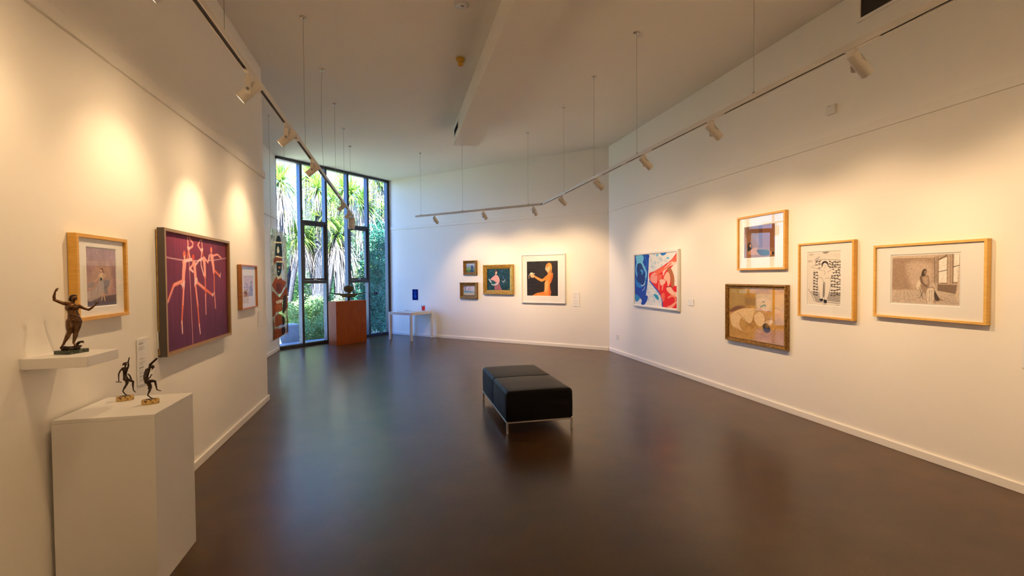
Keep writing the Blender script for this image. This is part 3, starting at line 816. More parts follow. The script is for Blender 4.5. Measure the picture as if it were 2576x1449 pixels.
s 110 98 95 70 150 491 618 530 571 532 802 482 838
s 30 25 30 100 0 378 885 481 871 486 908 429 921
s 30 25 30 100 0 500 902 553 885 605 905 589 946 533 951
s 200 190 185 70 0 467 961 599 953 542 990
l 120 110 110 100 75 864 971 962 976
l 120 110 110 100 56 890 989 952 992
@seated
p 178 150 128 100 292 0 0 651 57 649 547 435 713 2 725
s 225 205 185 70 877 245 178 584 161 631 521 406 687 305 607
p 215 195 172 100 39 0 0 656 4 651 60 0 46
rl 1 120 98 84 45 23 28 170 5 50 304 697 15 -27 37 -12
rl 1 120 98 84 20 23 28 90 287 62 640 687 15 -27 37 -12
l 85 70 62 70 28 94 732 5 1000
l 85 70 62 70 28 148 730 109 997
l 85 70 62 70 28 199 728 209 995
l 85 70 62 70 28 247 727 308 993
l 85 70 62 70 28 292 725 404 991
l 85 70 62 70 28 335 724 498 989
l 85 70 62 70 28 374 722 591 986
l 85 70 62 70 28 411 721 681 984
l 85 70 62 70 28 444 720 769 982
l 85 70 62 70 28 476 719 856 981
l 85 70 62 70 28 504 718 940 979
l 85 70 62 70 28 531 717 1023 977
rl 1 70 58 52 25 23 28 120 7 771 976 963 19 2 58 10
p 200 178 155 100 28 656 31 827 0 1003 0 1000 822 950 792 696 725 649 574
p 140 118 100 100 97 701 599 968 606 950 779 701 718
l 120 98 84 80 136 656 57 659 580
l 120 98 84 80 78 680 53 682 580
l 120 98 84 80 117 703 49 706 579
l 120 98 84 80 68 832 26 834 577
l 120 98 84 80 57 877 17 879 576
l 120 98 84 80 117 908 12 911 575
p 252 246 236 100 0 721 126 772 82 827 58 830 564 720 559
p 252 246 236 100 0 926 5 996 4 986 542 920 550
l 70 58 52 100 88 711 349 828 311
l 70 58 52 100 97 912 254 995 224
l 120 98 84 100 97 706 573 834 577
l 120 98 84 100 97 902 556 977 568
p 120 98 84 70 0 707 92 827 6 827 45 717 119
s 225 208 188 90 57 977 338 1000 263 1000 847 950 850 968 645
s 236 222 200 100 0 406 551 431 509 456 577 450 699 400 701 391 633
l 70 58 52 100 68 436 659 494 908
l 70 58 52 100 68 500 725 445 883
l 220 205 190 100 49 611 568 752 572
l 210 195 180 100 78 687 580 691 705
s 150 125 105 100 0 446 441 486 421 564 421 575 468 583 575 573 655 534 663 475 604 451 550
s 205 180 155 80 195 486 455 554 448 568 521 554 602 505 583
l 120 98 84 100 214 451 455 485 577 553 649
l 165 140 120 100 195 566 441 578 548 563 649
s 170 145 122 100 0 451 604 534 656 640 653 677 732 733 861 802 910 760 925 695 943 639 966 552 965 524 791 475 726
s 238 226 208 90 57 548 710 649 693 643 959 557 965
s 70 58 52 85 57 663 706 686 758 733 901 676 917 653 812
l 238 226 208 100 68 663 712 723 849 797 910
l 120 98 84 100 49 592 722 586 949
l 120 98 84 100 39 620 721 624 947
s 75 60 52 100 0 466 428 472 347 496 293 531 287 545 334 535 387 506 428
s 160 134 112 100 0 545 354 541 378 530 392 517 392 506 377 502 354 506 330 517 315 530 316 541 330
l 70 58 52 100 39 530 347 543 345
@glass_figure
s 190 200 180 100 0 286 419 547 406 625 433 434 464 332 454
s 22 38 36 100 0 331 70 435 42 564 50 647 115 681 200 639 321 576 389 466 422 338 412 299 320 221 239 263 141
s 205 215 185 100 0 359 163 432 145 500 186 425 208 354 205
s 120 65 35 100 200 199 255 463 228 672 269 776 339 729 356 642 295 303 287 210 320 118 288
l 230 220 180 100 200 203 117 665 99
l 220 225 190 100 200 259 242 675 245
l 220 225 190 100 200 303 291 715 284
s 200 120 60 100 0 550 342 535 347 497 350 452 350 416 346 403 341 417 336 454 334 499 334 536 337
s 200 210 180 100 0 455 380 448 383 429 385 407 385 389 382 383 379 390 376 408 374 431 374 449 376
s 140 70 32 100 0 285 428 358 454 570 441 678 461 905 483 754 533 418 596 32 512 83 481
p 95 48 28 80 299 253 485 590 502 553 580 267 569
s 140 70 32 100 0 16 560 364 611 522 613 941 530 966 632 999 726 874 756 784 769 826 662 627 653 587 757 244 754 140 781 20 781 11 665
s 50 28 20 100 299 686 629 872 619 861 719 725 784 602 767
s 210 205 190 100 0 231 656 438 649 655 654 624 675 304 681
s 190 100 40 80 499 202 684 567 694 506 744 246 737
s 140 70 32 100 0 164 791 395 781 582 802 628 886 435 889 226 889 129 873
s 45 26 20 100 250 598 807 748 831 741 894 599 893
s 140 70 32 100 0 124 906 431 919 738 922 731 986 162 999 25 990
s 45 26 20 100 250 540 919 755 928 749 978 560 984
p 95 48 28 85 200 32 798 122 847 104 989 15 997
p 95 48 28 85 200 888 794 991 857 1001 991 830 994 902 888
rb 1 70 50 45 60 200 699 24 18 3 229 102 0 0 0 0
rb 1 90 60 40 50 200 349 24 32 335 139 417 0 0 0 0
rb 1 90 65 45 50 200 599 16 785 17 975 116 0 0 0 0"""
def parse_art():
    d = {}; cur = None
    for ln in ART_TEXT.split('\n'):
        if not ln: continue
        if ln[0] == '@': cur = d.setdefault(ln[1:], []); continue
        cur.append(ln.split(' '))
    return d
ART = parse_art()
def fbm(nx, ny, sx, sy, rng, octs=4):
    out = np.zeros((ny,nx)); amp, tot = 1., 0.
    for o in range(octs):
        gx, gy = max(2,int(sx*2**o)+2), max(2,int(sy*2**o)+2)
        g = rng.random((gy,gx)); x = np.linspace(0,gx-1.001,nx); y = np.linspace(0,gy-1.001,ny)
        xi, yi = x.astype(int), y.astype(int); fx, fy = (x-xi), (y-yi); fx = fx*fx*(3-2*fx); fy = (fy*fy*(3-2*fy))[:,None]
        a = g[np.ix_(yi,xi)]*(1-fx)+g[np.ix_(yi,np.minimum(xi+1,gx-1))]*fx
        c = g[np.ix_(np.minimum(yi+1,gy-1),xi)]*(1-fx)+g[np.ix_(np.minimum(yi+1,gy-1),np.minimum(xi+1,gx-1))]*fx
        out += amp*(a*(1-fy)+c*fy); tot += amp; amp *= .5
    return out/tot
class Canvas:
    def __init__(s, w, h, nx, ny, seed=1):
        s.w, s.h, s.nx, s.ny = w, h, nx, ny
        s.X, s.Y = np.meshgrid(np.linspace(0,w,nx), np.linspace(0,h,ny))
        s.c = np.zeros((ny,nx,3)); s.a = np.ones((ny,nx)); s.rng = np.random.default_rng(seed); s.px = w/nx
    def blend(s, cov, col, keep_alpha=False):
        cov = cov[...,None]; s.c = s.c*(1-cov)+np.asarray(col,float)*cov
        if not keep_alpha: s.a = np.maximum(s.a, cov[...,0])
    def box(s, P, pad):
        x0 = max(0,int((P[:,0].min()-pad)/s.w*(s.nx-1))-1); x1 = min(s.nx,int((P[:,0].max()+pad)/s.w*(s.nx-1))+3)
        y0 = max(0,int((P[:,1].min()-pad)/s.h*(s.ny-1))-1); y1 = min(s.ny,int((P[:,1].max()+pad)/s.h*(s.ny-1))+3)
        return (slice(y0,y1), slice(x0,x1)) if x1 > x0 and y1 > y0 else None
    def dist(s, P, sl, closed):
        X, Y = s.X[sl], s.Y[sl]; d = np.full(X.shape, 1e9)
        Q = np.vstack([P,P[:1]]) if closed else P
        for (ax,ay),(bx,by) in zip(Q[:-1],Q[1:]):
            vx, vy = bx-ax, by-ay; L = vx*vx+vy*vy+1e-12
            t = np.clip(((X-ax)*vx+(Y-ay)*vy)/L,0,1); d = np.minimum(d, np.hypot(X-ax-t*vx, Y-ay-t*vy))
        return d
    def fill(s, P, col, a=1, soft=0):
        soft = max(soft, s.px*.8); sl = s.box(P, soft)
        if sl is None: return
        X, Y = s.X[sl], s.Y[sl]; ins = np.zeros(X.shape, bool); Q = np.vstack([P,P[:1]])
        for (ax,ay),(bx,by) in zip(Q[:-1],Q[1:]):
            if ay == by: continue
            ins ^= ((ay > Y) != (by > Y)) & (X < (bx-ax)*(Y-ay)/(by-ay)+ax)
        d = s.dist(P, sl, True); cov = np.clip(.5+np.where(ins,d,-d)/soft,0,1)*a
        s.put(sl, cov, col)
    def stroke(s, P, col, w, a=1):
        sl = s.box(P, w)
        if sl is None: return
        d = s.dist(P, sl, False); s.put(sl, np.clip(.5+(w/2-d)/(s.px*.9),0,1)*a, col)
    def put(s, sl, cov, col):
        k = cov[...,None]; s.c[sl] = s.c[sl]*(1-k)+np.asarray(col,float)*k; s.a[sl] = np.maximum(s.a[sl], cov)
def spline(P, closed, n=6):
    P = np.asarray(P); N = len(P)
    if N < 3 : return P
    out = []
    for i in range(N if closed else N-1):
        g = (lambda k: P[k % N]) if closed else (lambda k: P[min(max(k,0),N-1)])
        p0, p1, p2, p3 = g(i-1), g(i), g(i+1), g(i+2)
        for t in np.linspace(0,1,n,endpoint=False):
            out.append(.5*((2*p1)+(-p0+p2)*t+(2*p0-5*p1+4*p2-p3)*t*t+(-p0+3*p1-3*p2+p3)*t**3))
    if not closed: out.append(P[-1])
    return np.array(out)
def draw(cv, name):
    rng = cv.rng
    for e in ART[name]:
        k = e[0]
        if k[0] == 'r':
            q = [int(v) for v in e[1:]]; nc = q[0]; cols = [np.array(q[1+3*i:4+3*i], float) for i in range(nc)]; q = q[1+3*nc:]
            a = q[0]/100; w0, w1 = q[1]/1e4*cv.w, q[2]/1e4*cv.w
            n = q[3]; u0, v0, u1, v1, dx0, dy0, dx1, dy1 = [v/1000 for v in q[4:]]
            for _ in range(n):
                c = cols[rng.integers(len(cols))]; w = rng.uniform(w0,w1)
                x, y = rng.uniform(u0,u1)*cv.w, rng.uniform(v0,v1)*cv.h
                dx, dy = rng.uniform(dx0,dx1)*cv.w, rng.uniform(dy0,dy1)*cv.w
                if k[1] == 'b':
                    t = np.linspace(0,2*math.pi,8,endpoint=False); cv.fill(np.stack([x+w/2*np.cos(t),y+w/2*.8*np.sin(t)],1), c, a, w*.3)
                elif k[1] == 'l': cv.stroke(np.array([[x,y],[x+dx,y+dy]]), c, w, a)
                else:
                    cv.stroke(spline([[x,y],[x+dx,y+dy],[x+dx*1.2-dy*.7,y+dy*1.2+dx*.7]], False, 4), c, w, a)
            continue
        P = np.array([int(v)/1000 for v in e[6:]]).reshape(-1,2)*np.array([cv.w,cv.h])
        c, a, w = np.array([int(v) for v in e[1:4]], float), int(e[4])/100, int(e[5])/1e4*cv.w
        if k == 'p': cv.fill(P, c, a, w)
        elif k == 's': cv.fill(spline(P, True), c, a, w)
        elif k == 'l': cv.stroke(P, c, w, a)
        elif k == 'c': cv.stroke(spline(P, False), c, w, a)
def canvas_obj(cv, name, m, parent, x, z, y):
    """Mesh sheet carrying the picture; x,z centre and y plane in the parent's frame (viewer looks along +y)."""
    me = bpy.data.meshes.new(name); nx, ny = cv.nx, cv.ny
    vx = (cv.X-cv.w/2+x).ravel(); vz = (cv.h/2-cv.Y+z).ravel()
    co = np.stack([vx, np.full_like(vx,y), vz],1)
    idx = np.arange(nx*ny).reshape(ny,nx)
    f = np.stack([idx[1:,:-1],idx[1:,1:],idx[:-1,1:],idx[:-1,:-1]],-1).reshape(-1,4)
    me.vertices.add(len(co)); me.vertices.foreach_set('co', co.ravel().astype(np.float32))
    me.loops.add(f.size); me.loops.foreach_set('vertex_index', f.ravel().astype(np.int32))
    me.polygons.add(len(f)); me.polygons.foreach_set('loop_start', np.arange(0,f.size,4).astype(np.int32))
    me.update(calc_edges=True)
    c = np.clip(cv.c/255,0,1); c = np.where(c <= .04045, c/12.92, ((c+.055)/1.055)**2.4)*.92
    at = me.color_attributes.new('paint','FLOAT_COLOR','POINT')
    at.data.foreach_set('color', np.concatenate([c.reshape(-1,3), cv.a.reshape(-1,1)],1).ravel().astype(np.float32))
    me.materials.append(m); me.validate()
    o = bpy.data.objects.new(name, me); COL.objects.link(o); o.parent = parent
    return o
def g3(cv, top, bot):
    t = (cv.Y/cv.h)[...,None]; cv.c[:] = np.array(top,float)*(1-t)+np.array(bot,float)*t
def grain(cv, sx, sy, amt, seed=3):
    n = fbm(cv.nx, cv.ny, sx, sy, np.random.default_rng(seed)); cv.c *= (1+(n-.5)*2*amt)[...,None]
def paint(name, w, h, nx):
    cv = Canvas(w, h, nx, max(8,int(nx*h/w)), seed=sum(map(ord,name)))
    if name == 'acrobats':
        g3(cv, (138,52,86), (98,42,84)); grain(cv, 90, 3, .16); grain(cv, 3, 3, .12, 5); draw(cv, name)
    elif name == 'dancer':
        g3(cv, (168,142,168), (188,150,140)); grain(cv, 6, 5, .16); grain(cv, 60, 12, .10, 8); draw(cv, name); grain(cv, 90, 90, .10, 9)
    elif name == 'figures':
        cv.c[:] = (228,205,210); draw(cv, name)
    elif name == 'seascape':
        g3(cv, (165,185,225), (110,150,110)); draw(cv, name); grain(cv, 40, 25, .18)
    elif name == 'blossoms':
        g3(cv, (190,195,225), (195,195,190)); draw(cv, name); grain(cv, 40, 30, .15)
    elif name == 'lady':
        g3(cv, (22,62,78), (28,58,66)); draw(cv, name); grain(cv, 50, 40, .18)
    elif name == 'profile':
        g3(cv, (40,38,40), (34,30,32)); draw(cv, name)
    elif name == 'bathers':
        cv.c[:] = (235,238,240); draw(cv, name)
    elif name == 'reclining':
        g3(cv, (128,88,56), (150,108,68)); grain(cv, 5, 5, .12); draw(cv, name)
    elif name == 'oil':
        g3(cv, (196,150,66), (206,160,88)); grain(cv, 5, 5, .16); draw(cv, name); grain(cv, 70, 50, .08, 4)
    elif name == 'zebra':
        cv.c[:] = (244,238,228); draw(cv, name)
    elif name == 'seated':
        cv.c[:] = (214,196,178); draw(cv, name); grain(cv, 120, 80, .16)
    elif name == 'glass_figure':
        cv.c[:] = (205,215,195); cv.a[:] = .38; draw(cv, name); cv.a = np.clip(cv.a*.98,0,1)
        n = fbm(cv.nx, cv.ny, 30, 60, cv.rng); cv.c *= (1+(n-.5)*.5)[...,None]
    return cv

# ------------------------------------------------------------------ pictures
def frame_ring(w, h, d, fw, prof=None, mats=None, mi=0):
    """Mitred frame, centred, back on y=0, front at y=-d. prof: list of (inset, y) across the moulding."""
    b = MB(); prof = prof or [(0,0),(0,-d),(fw,-d),(fw,0)]
    cs = [(-1,-1),(1,-1),(1,1),(-1,1)]; n = len(prof); vs = []
    for sx, sz in cs:
        for ins, y in prof: vs.append((sx*(w/2-ins), y, sz*(h/2-ins)))
    fs, mm = [], []
    for c in range(4):
        c2 = (c+1)%4
        for k in range(n-1):
            fs.append((c*n+k, c2*n+k, c2*n+k+1, c*n+k+1)); mm.append(mi if mats is None else mats[k])
    b.v = [tuple(v) for v in vs]; b.f = fs; b.m = mm
    return b
def hung(name, label, cat, wall, u0, u1, z0, z1, rot=0, group=None):
    t = thing(name, label, cat, on_wall(wall, (u0+u1)/2, (z0+z1)/2, .003), ROT[wall], group)
    if rot: t.rotation_euler = (0, rot, ROT[wall])
    return t, abs(u1-u0), z1-z0
def mat_ring(w, h, x0, x1, z0, z1, y, parent, bev=.006):
    b = MB(); O = [(-w/2,-h/2),(w/2,-h/2),(w/2,h/2),(-w/2,h/2)]; I = [(x0,z0),(x1,z0),(x1,z1),(x0,z1)]
    J = [(x0+bev,z0+bev),(x1-bev,z0+bev),(x1-bev,z1-bev),(x0+bev,z1-bev)]
    vs = [(x,y,z) for x,z in O]+[(x,y,z) for x,z in I]+[(x,y+.004,z) for x,z in J]
    fs = [(i,(i+1)%4,4+(i+1)%4,4+i) for i in range(4)]+[(4+i,4+(i+1)%4,8+(i+1)%4,8+i) for i in range(4)]
    b.add(vs, fs); return b.build('mat_board', M_matb, parent)
def glazing(w, h, y, parent):
    b = MB(); b.add([(-w/2,y,-h/2),(w/2,y,-h/2),(w/2,y,h/2),(-w/2,y,h/2)],[(0,1,2,3)]); return b.build('glass_pane', M_glass, parent)
def backing(w, h, parent, m=M_matb):
    b = MB(); b.box(-w/2, w/2, -.004, 0, -h/2, h/2); return b.build('backing_board', m, parent)

# ---- left wall
t, w, h = hung('framed_painting', 'large square purple painting of thin pink acrobats on ropes, dark sided frame', 'painting', 'left', 3.93, 5.31, 1.04, 1.975)
b = frame_ring(w, h, .06, .022, [(0,-.012),(0,-.06),(.022,-.06),(.024,-.05),(.024,-.03)], [0,1,1,1]); b.build('frame', [M_greybrown, M_brass], t)
canvas_obj(paint('acrobats', w-.046, h-.046, 210), 'canvas', M_paint, t, 0, 0, -.034)
b = MB(); b.box(-w/2+.012, w/2-.012, -.03, 0, -h/2+.012, h/2-.012); b.build('stretcher_frame', M_gilt, t)
t, w, h = hung('framed_print', 'oak-framed picture of a dancer in a swirling pale skirt, above the wall shelf', 'picture', 'left', 2.99, 3.48, 1.38, 1.852)
frame_ring(w, h, .042, .02).build('frame', M_oak, t, bevel=.0015); backing(w-.01, h-.01, t)
x0, x1, z0, z1 = 3.10-3.235, 3.392-3.235, 1.447-1.616, 1.787-1.616
mat_ring(w-.038, h-.038, x0, x1, z0, z1, -.024, t)
canvas_obj(paint('dancer', x1-x0, z1-z0, 150), 'print', M_paint, t, (x0+x1)/2, (z0+z1)/2, -.019); glazing(w-.038, h-.038, -.031, t)
t, w, h = hung('framed_drawing', 'small red-brown framed ink drawing of blue figures right of the acrobats painting', 'drawing', 'left', 5.725, 6.325, 1.26, 1.757)
frame_ring(w, h, .043, .018).build('frame', M_cherry, t, bevel=.0015); backing(w-.01, h-.01, t)
x0, x1, z0, z1 = 5.86-6.025, 6.22-6.025, 1.388-1.508, 1.634-1.508
mat_ring(w-.034, h-.034, x0, x1, z0, z1, -.022, t)
canvas_obj(paint('figures', x1-x0, z1-z0, 110), 'print', M_paint, t, (x0+x1)/2, (z0+z1)/2, -.017); glazing(w-.034, h-.034, -.029, t)

# ---- back wall
def oldframe(w, h, d, fw):
    return [(0,0),(.0,-d*.75),(fw*.12,-d),(fw*.3,-d*.92),(fw*.45,-d*.6),(fw*.7,-d*.5),(fw*.82,-d*.62),(fw*.9,-d*.6),(fw,-d*.3)]
def corners(w, h, d, parent, m, r=.03):
    for sx in (-1,1):
        for sz in (-1,1):
            b = MB(); b.ellipsoid((sx*(w/2-r*.8), -d*.75, sz*(h/2-r*.8)), (r,d*.35,r), 8)
            b.build('corner_ornament', m, parent, smooth=True)
t, w, h = hung('framed_painting', 'small worn-gilt framed painting of a blue figure by the sea, hung above another', 'painting', 'back', -7.422, -7.01, 1.652, 2.01)
frame_ring(w, h, .06, .072, oldframe(w,h,.06,.072)).build('frame', M_oldgilt, t); corners(w, h, .06, t, M_oldgilt)
canvas_obj(paint('seascape', w-.14, h-.14, 110), 'canvas', M_paintoil, t, 0, 0, -.016)
t, w, h = hung('framed_painting', 'small worn-gilt framed painting of pink blossom trees, hung below the seascape', 'painting', 'back', -7.536, -6.997, 1.05, 1.46)
frame_ring(w, h, .06, .092, oldframe(w,h,.06,.092)).build('frame', M_oldgilt, t); corners(w, h, .06, t, M_oldgilt, .026)
canvas_obj(paint('blossoms', w-.176, h-.16, 120), 'canvas', M_paintoil, t, 0, 0, -.016)
t, w, h = hung('framed_painting', 'gold-framed painting of a lady in pink shawl against dark teal', 'painting', 'back', -6.812, -5.94, 1.17, 1.891)
frame_ring(w, h, .065, .105, [(0,0),(0,-.05),(.012,-.065),(.03,-.062),(.042,-.045),(.06,-.042),(.066,-.05),(.074,-.048),(.08,-.034),(.1,-.03),(.105,-.015)]).build('frame', M_gilt, t)
canvas_obj(paint('lady', w-.205, h-.205, 150), 'canvas', M_paintoil, t, 0, 0, -.016)
t, w, h = hung('framed_photograph', 'white-framed photograph of a kneeling blonde woman in profile on black', 'photograph', 'back', -5.722, -4.587, .983, 2.105)
frame_ring(w, h, .042, .022).build('frame', M_white, t, bevel=.002); backing(w-.01, h-.01, t)
cx, cz = -5.1545, 1.544
x0, x1, z0, z1 = -5.58-cx, -4.768-cx, 1.145-cz, 1.951-cz
mat_ring(w-.042, h-.042, x0, x1, z0, z1, -.024, t)
canvas_obj(paint('profile', x1-x0, z1-z0, 180), 'print', M_paint, t, (x0+x1)/2, (z0+z1)/2, -.019); glazing(w-.042, h-.042, -.031, t)

# ---- right wall (u decreases to the viewer's right)
t, w, h = hung('framed_painting', 'white-framed square painting of bathers in bright blue and red', 'painting', 'right', 6.79, 8.285, 1.018, 2.018)
frame_ring(w, h, .045, .045, [(0,0),(0,-.03),(.012,-.045),(.034,-.045),(.045,-.034),(.045,0)]).build('frame', M_white, t)
canvas_obj(paint('bathers', w-.088, h-.088, 190), 'canvas', M_paint, t, 0, 0, -.028)
def oak_picture(label, u0, u1, z0, z1, px, pz, art, nm, cat, nx, m=M_oak, fw=.02, d=.045, rot=0, line=False):
    t, w, h = hung(nm, label, cat, 'right', u0, u1, z0, z1, rot)
    frame_ring(w, h, d, fw).build('frame', m, t, bevel=.0015); backing(w-.01, h-.01, t)
    uc_, zc_ = (u0+u1)/2, (z0+z1)/2
    x0, x1 = uc_-px[1], uc_-px[0]; a0, a1 = pz[0]-zc_, pz[1]-zc_
    mg = .014 if line else 0
    mat_ring(w-2*fw+.002, h-2*fw+.002, x0-mg, x1+mg, a0-mg, a1+mg, -.026, t)
    if mg:
        b = MB(); b.add([(x0-mg-.008,-.0195,a0-mg-.008),(x1+mg+.008,-.0195,a0-mg-.008),(x1+mg+.008,-.0195,a1+mg+.008),(x0-mg-.008,-.0195,a1+mg+.008)],[(0,1,2,3)]); b.build('print_margin', M_card, t)
    canvas_obj(paint(art, x1-x0, a1-a0, nx), 'print', M_paint, t, (x0+x1)/2, (a0+a1)/2, -.0205)
    glazing(w-2*fw+.002, h-2*fw+.002, -.034, t)
    return t
oak_picture('oak-framed photograph of a reclining woman in a bare brown room, hung above the gilt-framed painting', 4.632, 5.432, 1.655, 2.34, (4.80,5.326), (1.804,2.21), 'reclining', 'framed_photograph', 'photograph', 130, fw=.025, rot=0)
oak_picture('oak-framed black and white drawing of a woman lying on a zebra-striped rug', 3.775, 4.447, 1.134, 1.934, (3.933,4.343), (1.264,1.838), 'zebra', 'framed_drawing', 'drawing', 150)
oak_picture('wide pale-oak-framed etching of a seated woman beside tall windows', 2.688, 3.578, 1.198, 1.858, (2.884,3.42), (1.337,1.752), 'seated', 'framed_etching', 'etching', 230, m=M_oakx, line=True)
t, w, h = hung('framed_painting', 'golden painting of two resting women in a carved dark gilt frame', 'painting', 'right', 4.605, 5.662, .716, 1.475)
frame_ring(w, h, .05, .05, [(0,0),(0,-.036),(.006,-.048),(.02,-.05),(.026,-.042),(.04,-.03),(.046,-.032),(.05,-.02)]).build('frame', M_oldgilt, t)
b = MB(); nb = 46
for i in range(nb):
    for sz in (-1,1): b.ellipsoid((-w/2+.02+(w-.04)*i/(nb-1), -.05, sz*(h/2-.013)), (.0075,.006,.005), 6)
nb = 33
for i in range(nb):
    for sx in (-1,1): b.ellipsoid((sx*(w/2-.013), -.05, -h/2+.02+(h-.04)*i/(nb-1)), (.005,.006,.0075), 6)
b.build('beading', M_gilt, t, smooth=True)
canvas_obj(paint('oil', w-.098, h-.098, 190), 'canvas', M_paint, t, 0, 0, -.018); glazing(w-.098, h-.098, -.022, t)

# ---- exhibit labels
def exhibit_label(label, wall, u0, u1, z0, z1, blocks, names=(), th=.005):
    t, w, h = hung('mounted_label', label, 'label', wall, u0, u1, z0, z1)
    b = MB(); b.box(-w/2, w/2, -th, 0, -h/2, h/2); b.build('card', M_card, t)
    b = MB(); y = -th-.0006
    def line(x0, x1, z, k): b.add([(x0,y,z),(x1,y,z),(x1,y,z+k),(x0,y,z+k)],[(0,1,2,3)])
    rnd = random.Random(len(label)); left = -w/2+w*.12
    for top, n in blocks:
        z = h/2-h*top
        for i in range(n):
            x = left; end = left+w*rnd.uniform(.3,.62)
            while x < end:
                l = w*rnd.uniform(.04,.12); line(x, min(x+l,end), z-i*h*.020, h*.0042); x += l+w*.02
    if b.v: b.build('small_lettering', M_ink, t)
    for top, s in names:
        cu = bpy.data.curves.new('lettering','FONT'); cu.body = s; cu.size = h*.033; cu.extrude = 0; cu.offset = h*.0010
        tmp = bpy.data.objects.new('lettering_tmp', cu); COL.objects.link(tmp)
        dg = bpy.context.evaluated_depsgraph_get(); me = bpy.data.meshes.new_from_object(tmp.evaluated_get(dg)); me.name = 'lettering'
        bpy.data.objects.remove(tmp); me.materials.clear(); me.materials.append(M_ink)
        o = bpy.data.objects.new('lettering', me); COL.objects.link(o); o.parent = t
        o.rotation_euler = (math.pi/2,0,0); o.location = (left, y, h/2-h*top)
    return t
exhibit_label('tall white text card below the acrobats painting, behind the two small bronzes', 'left', 3.642, 3.792, .898, 1.205,
    [(.08,1),(.17,1),(.20,3),(.43,2),(.51,4),(.69,1),(.73,3),(.87,4)], [(.12,'UNKNOWN'),(.64,'UNKNOWN'),(.83,'UNKNOWN')])
exhibit_label('white text card partly hidden behind the left edge of the acrobats painting', 'left', 3.925, 4.03, 1.10, 1.225, [(.3,3)])
exhibit_label('narrow white text card at the far end of the left wall, below the red-brown frame', 'left', 6.485, 6.635, 1.0, 1.202, [(.14,2),(.3,2),(.5,2),(.68,3)])
exhibit_label('tall white text card beside the white-framed photograph of the kneeling woman', 'back', -4.41, -4.257, .927, 1.234, [(.1,3),(.24,1),(.34,4),(.56,3),(.7,1),(.8,3)])
exhibit_label('small square white text card beside the blue and red bathers painting', 'right', 6.437, 6.587, 1.132, 1.23, [(.25,1),(.48,2),(.62,1)])
exhibit_label('tall white text card right of the wide etching, cut by the picture edge', 'right', 2.344, 2.494, .91, 1.22,
    [(.075,1),(.135,1),(.185,3),(.365,1),(.415,3),(.57,1),(.64,3),(.755,1),(.83,3)], [(.115,'Fiona M'),(.345,'William'),(.55,'Michael'),(.735,'Brian G')])
# blue notice above the table
t, w, h = hung('notice', 'dark blue notice with pale lettering on the wall above the small table', 'notice', 'back', -9.212, -9.01, .98, 1.273)
b = MB(); b.box(-w/2, w/2, -.004, 0, -h/2, h/2); b.build('board', M_blue, t)
b = MB(); y = -.0046
for k in range(20):
    a0, a1 = 2*math.pi*k/20, 2*math.pi*(k+1)/20; r0, r1 = .021, .029
    b.add([(r0*math.cos(a0),y,.088+r0*math.sin(a0)),(r1*math.cos(a0),y,.088+r1*math.sin(a0)),(r1*math.cos(a1),y,.088+r1*math.sin(a1)),(r0*math.cos(a1),y,.088+r0*math.sin(a1))],[(0,1,2,3)])
for x0, x1, z0, z1 in [(-.075,-.035,.078,.086),(.035,.078,.082,.09),(-.03,.03,.066,.072),(-.045,.045,.045,.052),(-.03,.03,.008,.028)]+[(-.05+.004*(k%3),.05-.005*(k%2),-.012-k*.012,-.006-k*.012) for k in range(7)]+[(-.03,.03,-.098,-.092)]:
    b.add([(x0,y,z0),(x1,y,z0),(x1,y,z1),(x0,y,z1)],[(0,1,2,3)])
b.build('lettering', M_lblue, t)
# ------------------------------------------------------------------ bench
t = thing('bench', 'black leather upholstered bench on thin steel legs in the middle of the floor', 'bench', (1.41, 5.405, 0))
def bench_cushion():
    hw, L, z0, z1 = .358, 1.41, .122, .432
    ys = [-L/2, -L/2+.004, -L/2+.014, -L/2+.03, -L/2+.15, -L/4, -.03, -.008, 0, .008, .03, L/4, L/2-.15, L/2-.03, L/2-.014, L/2-.004, L/2]
    ins = [.022, .010, .003, 0, 0, 0, 0, .003, .007, .003, 0, 0, 0, 0, .003, .010, .022]
    r = .042; vs, fs = [], []
    def prof(k):
        W, top = hw-k, z1-k*.9; p = [(-W+.012, z0), (-W, z0+.012), (-W-.002, (z0+top)/2)]
        for i in range(7):
            a = math.pi - math.pi/2*i/6; p.append((-W+r+r*math.cos(a), top-r+r*math.sin(a)))
        for i in range(1,8): 
            x = -W+r+(2*W-2*r)*i/8; p.append((x, top+.004*math.sin(math.pi*i/8)))
        for i in range(7):
            a = math.pi/2 - math.pi/2*i/6; p.append((W-r+r*math.cos(a), top-r+r*math.sin(a)))
        return p+[(W+.002,(z0+top)/2),(W,z0+.012),(W-.012,z0)]
    for y, k in zip(ys, ins):
        for x, z in prof(k): vs.append((x,y,z))
    n = len(prof(0))
    for i in range(len(ys)-1):
        for k in range(n):
            fs.append((i*n+k, i*n+(k+1)%n, (i+1)*n+(k+1)%n, (i+1)*n+k))
    fs.append(tuple(range(n))); fs.append(tuple(range(len(ys)*n-1,(len(ys)-1)*n-1,-1)))
    b = MB(); b.add(vs, [f[::-1] for f in fs]); return b
o = bench_cushion().build('seat_cushion', M_leather, t, smooth=True)
e = o.modifiers.new('e','EDGE_SPLIT'); e.split_angle = .9
b = MB()
for k in range(40):
    a0, a1 = -.305+.61*k/40, -.305+.61*(k+.6)/40
    b.box(a0, a1, -.010, -.0085, .428, .4325)
b.build('seam_stitching', M_leather, t)
b = MB(); b.box(-.355,.355,-.70,-.685,.106,.122); b.box(-.355,.355,.685,.70,.106,.122); b.box(-.355,-.34,-.685,.685,.106,.122); b.box(.34,.355,-.685,.685,.106,.122)
b.build('base_frame', M_steel, t, bevel=.0015)
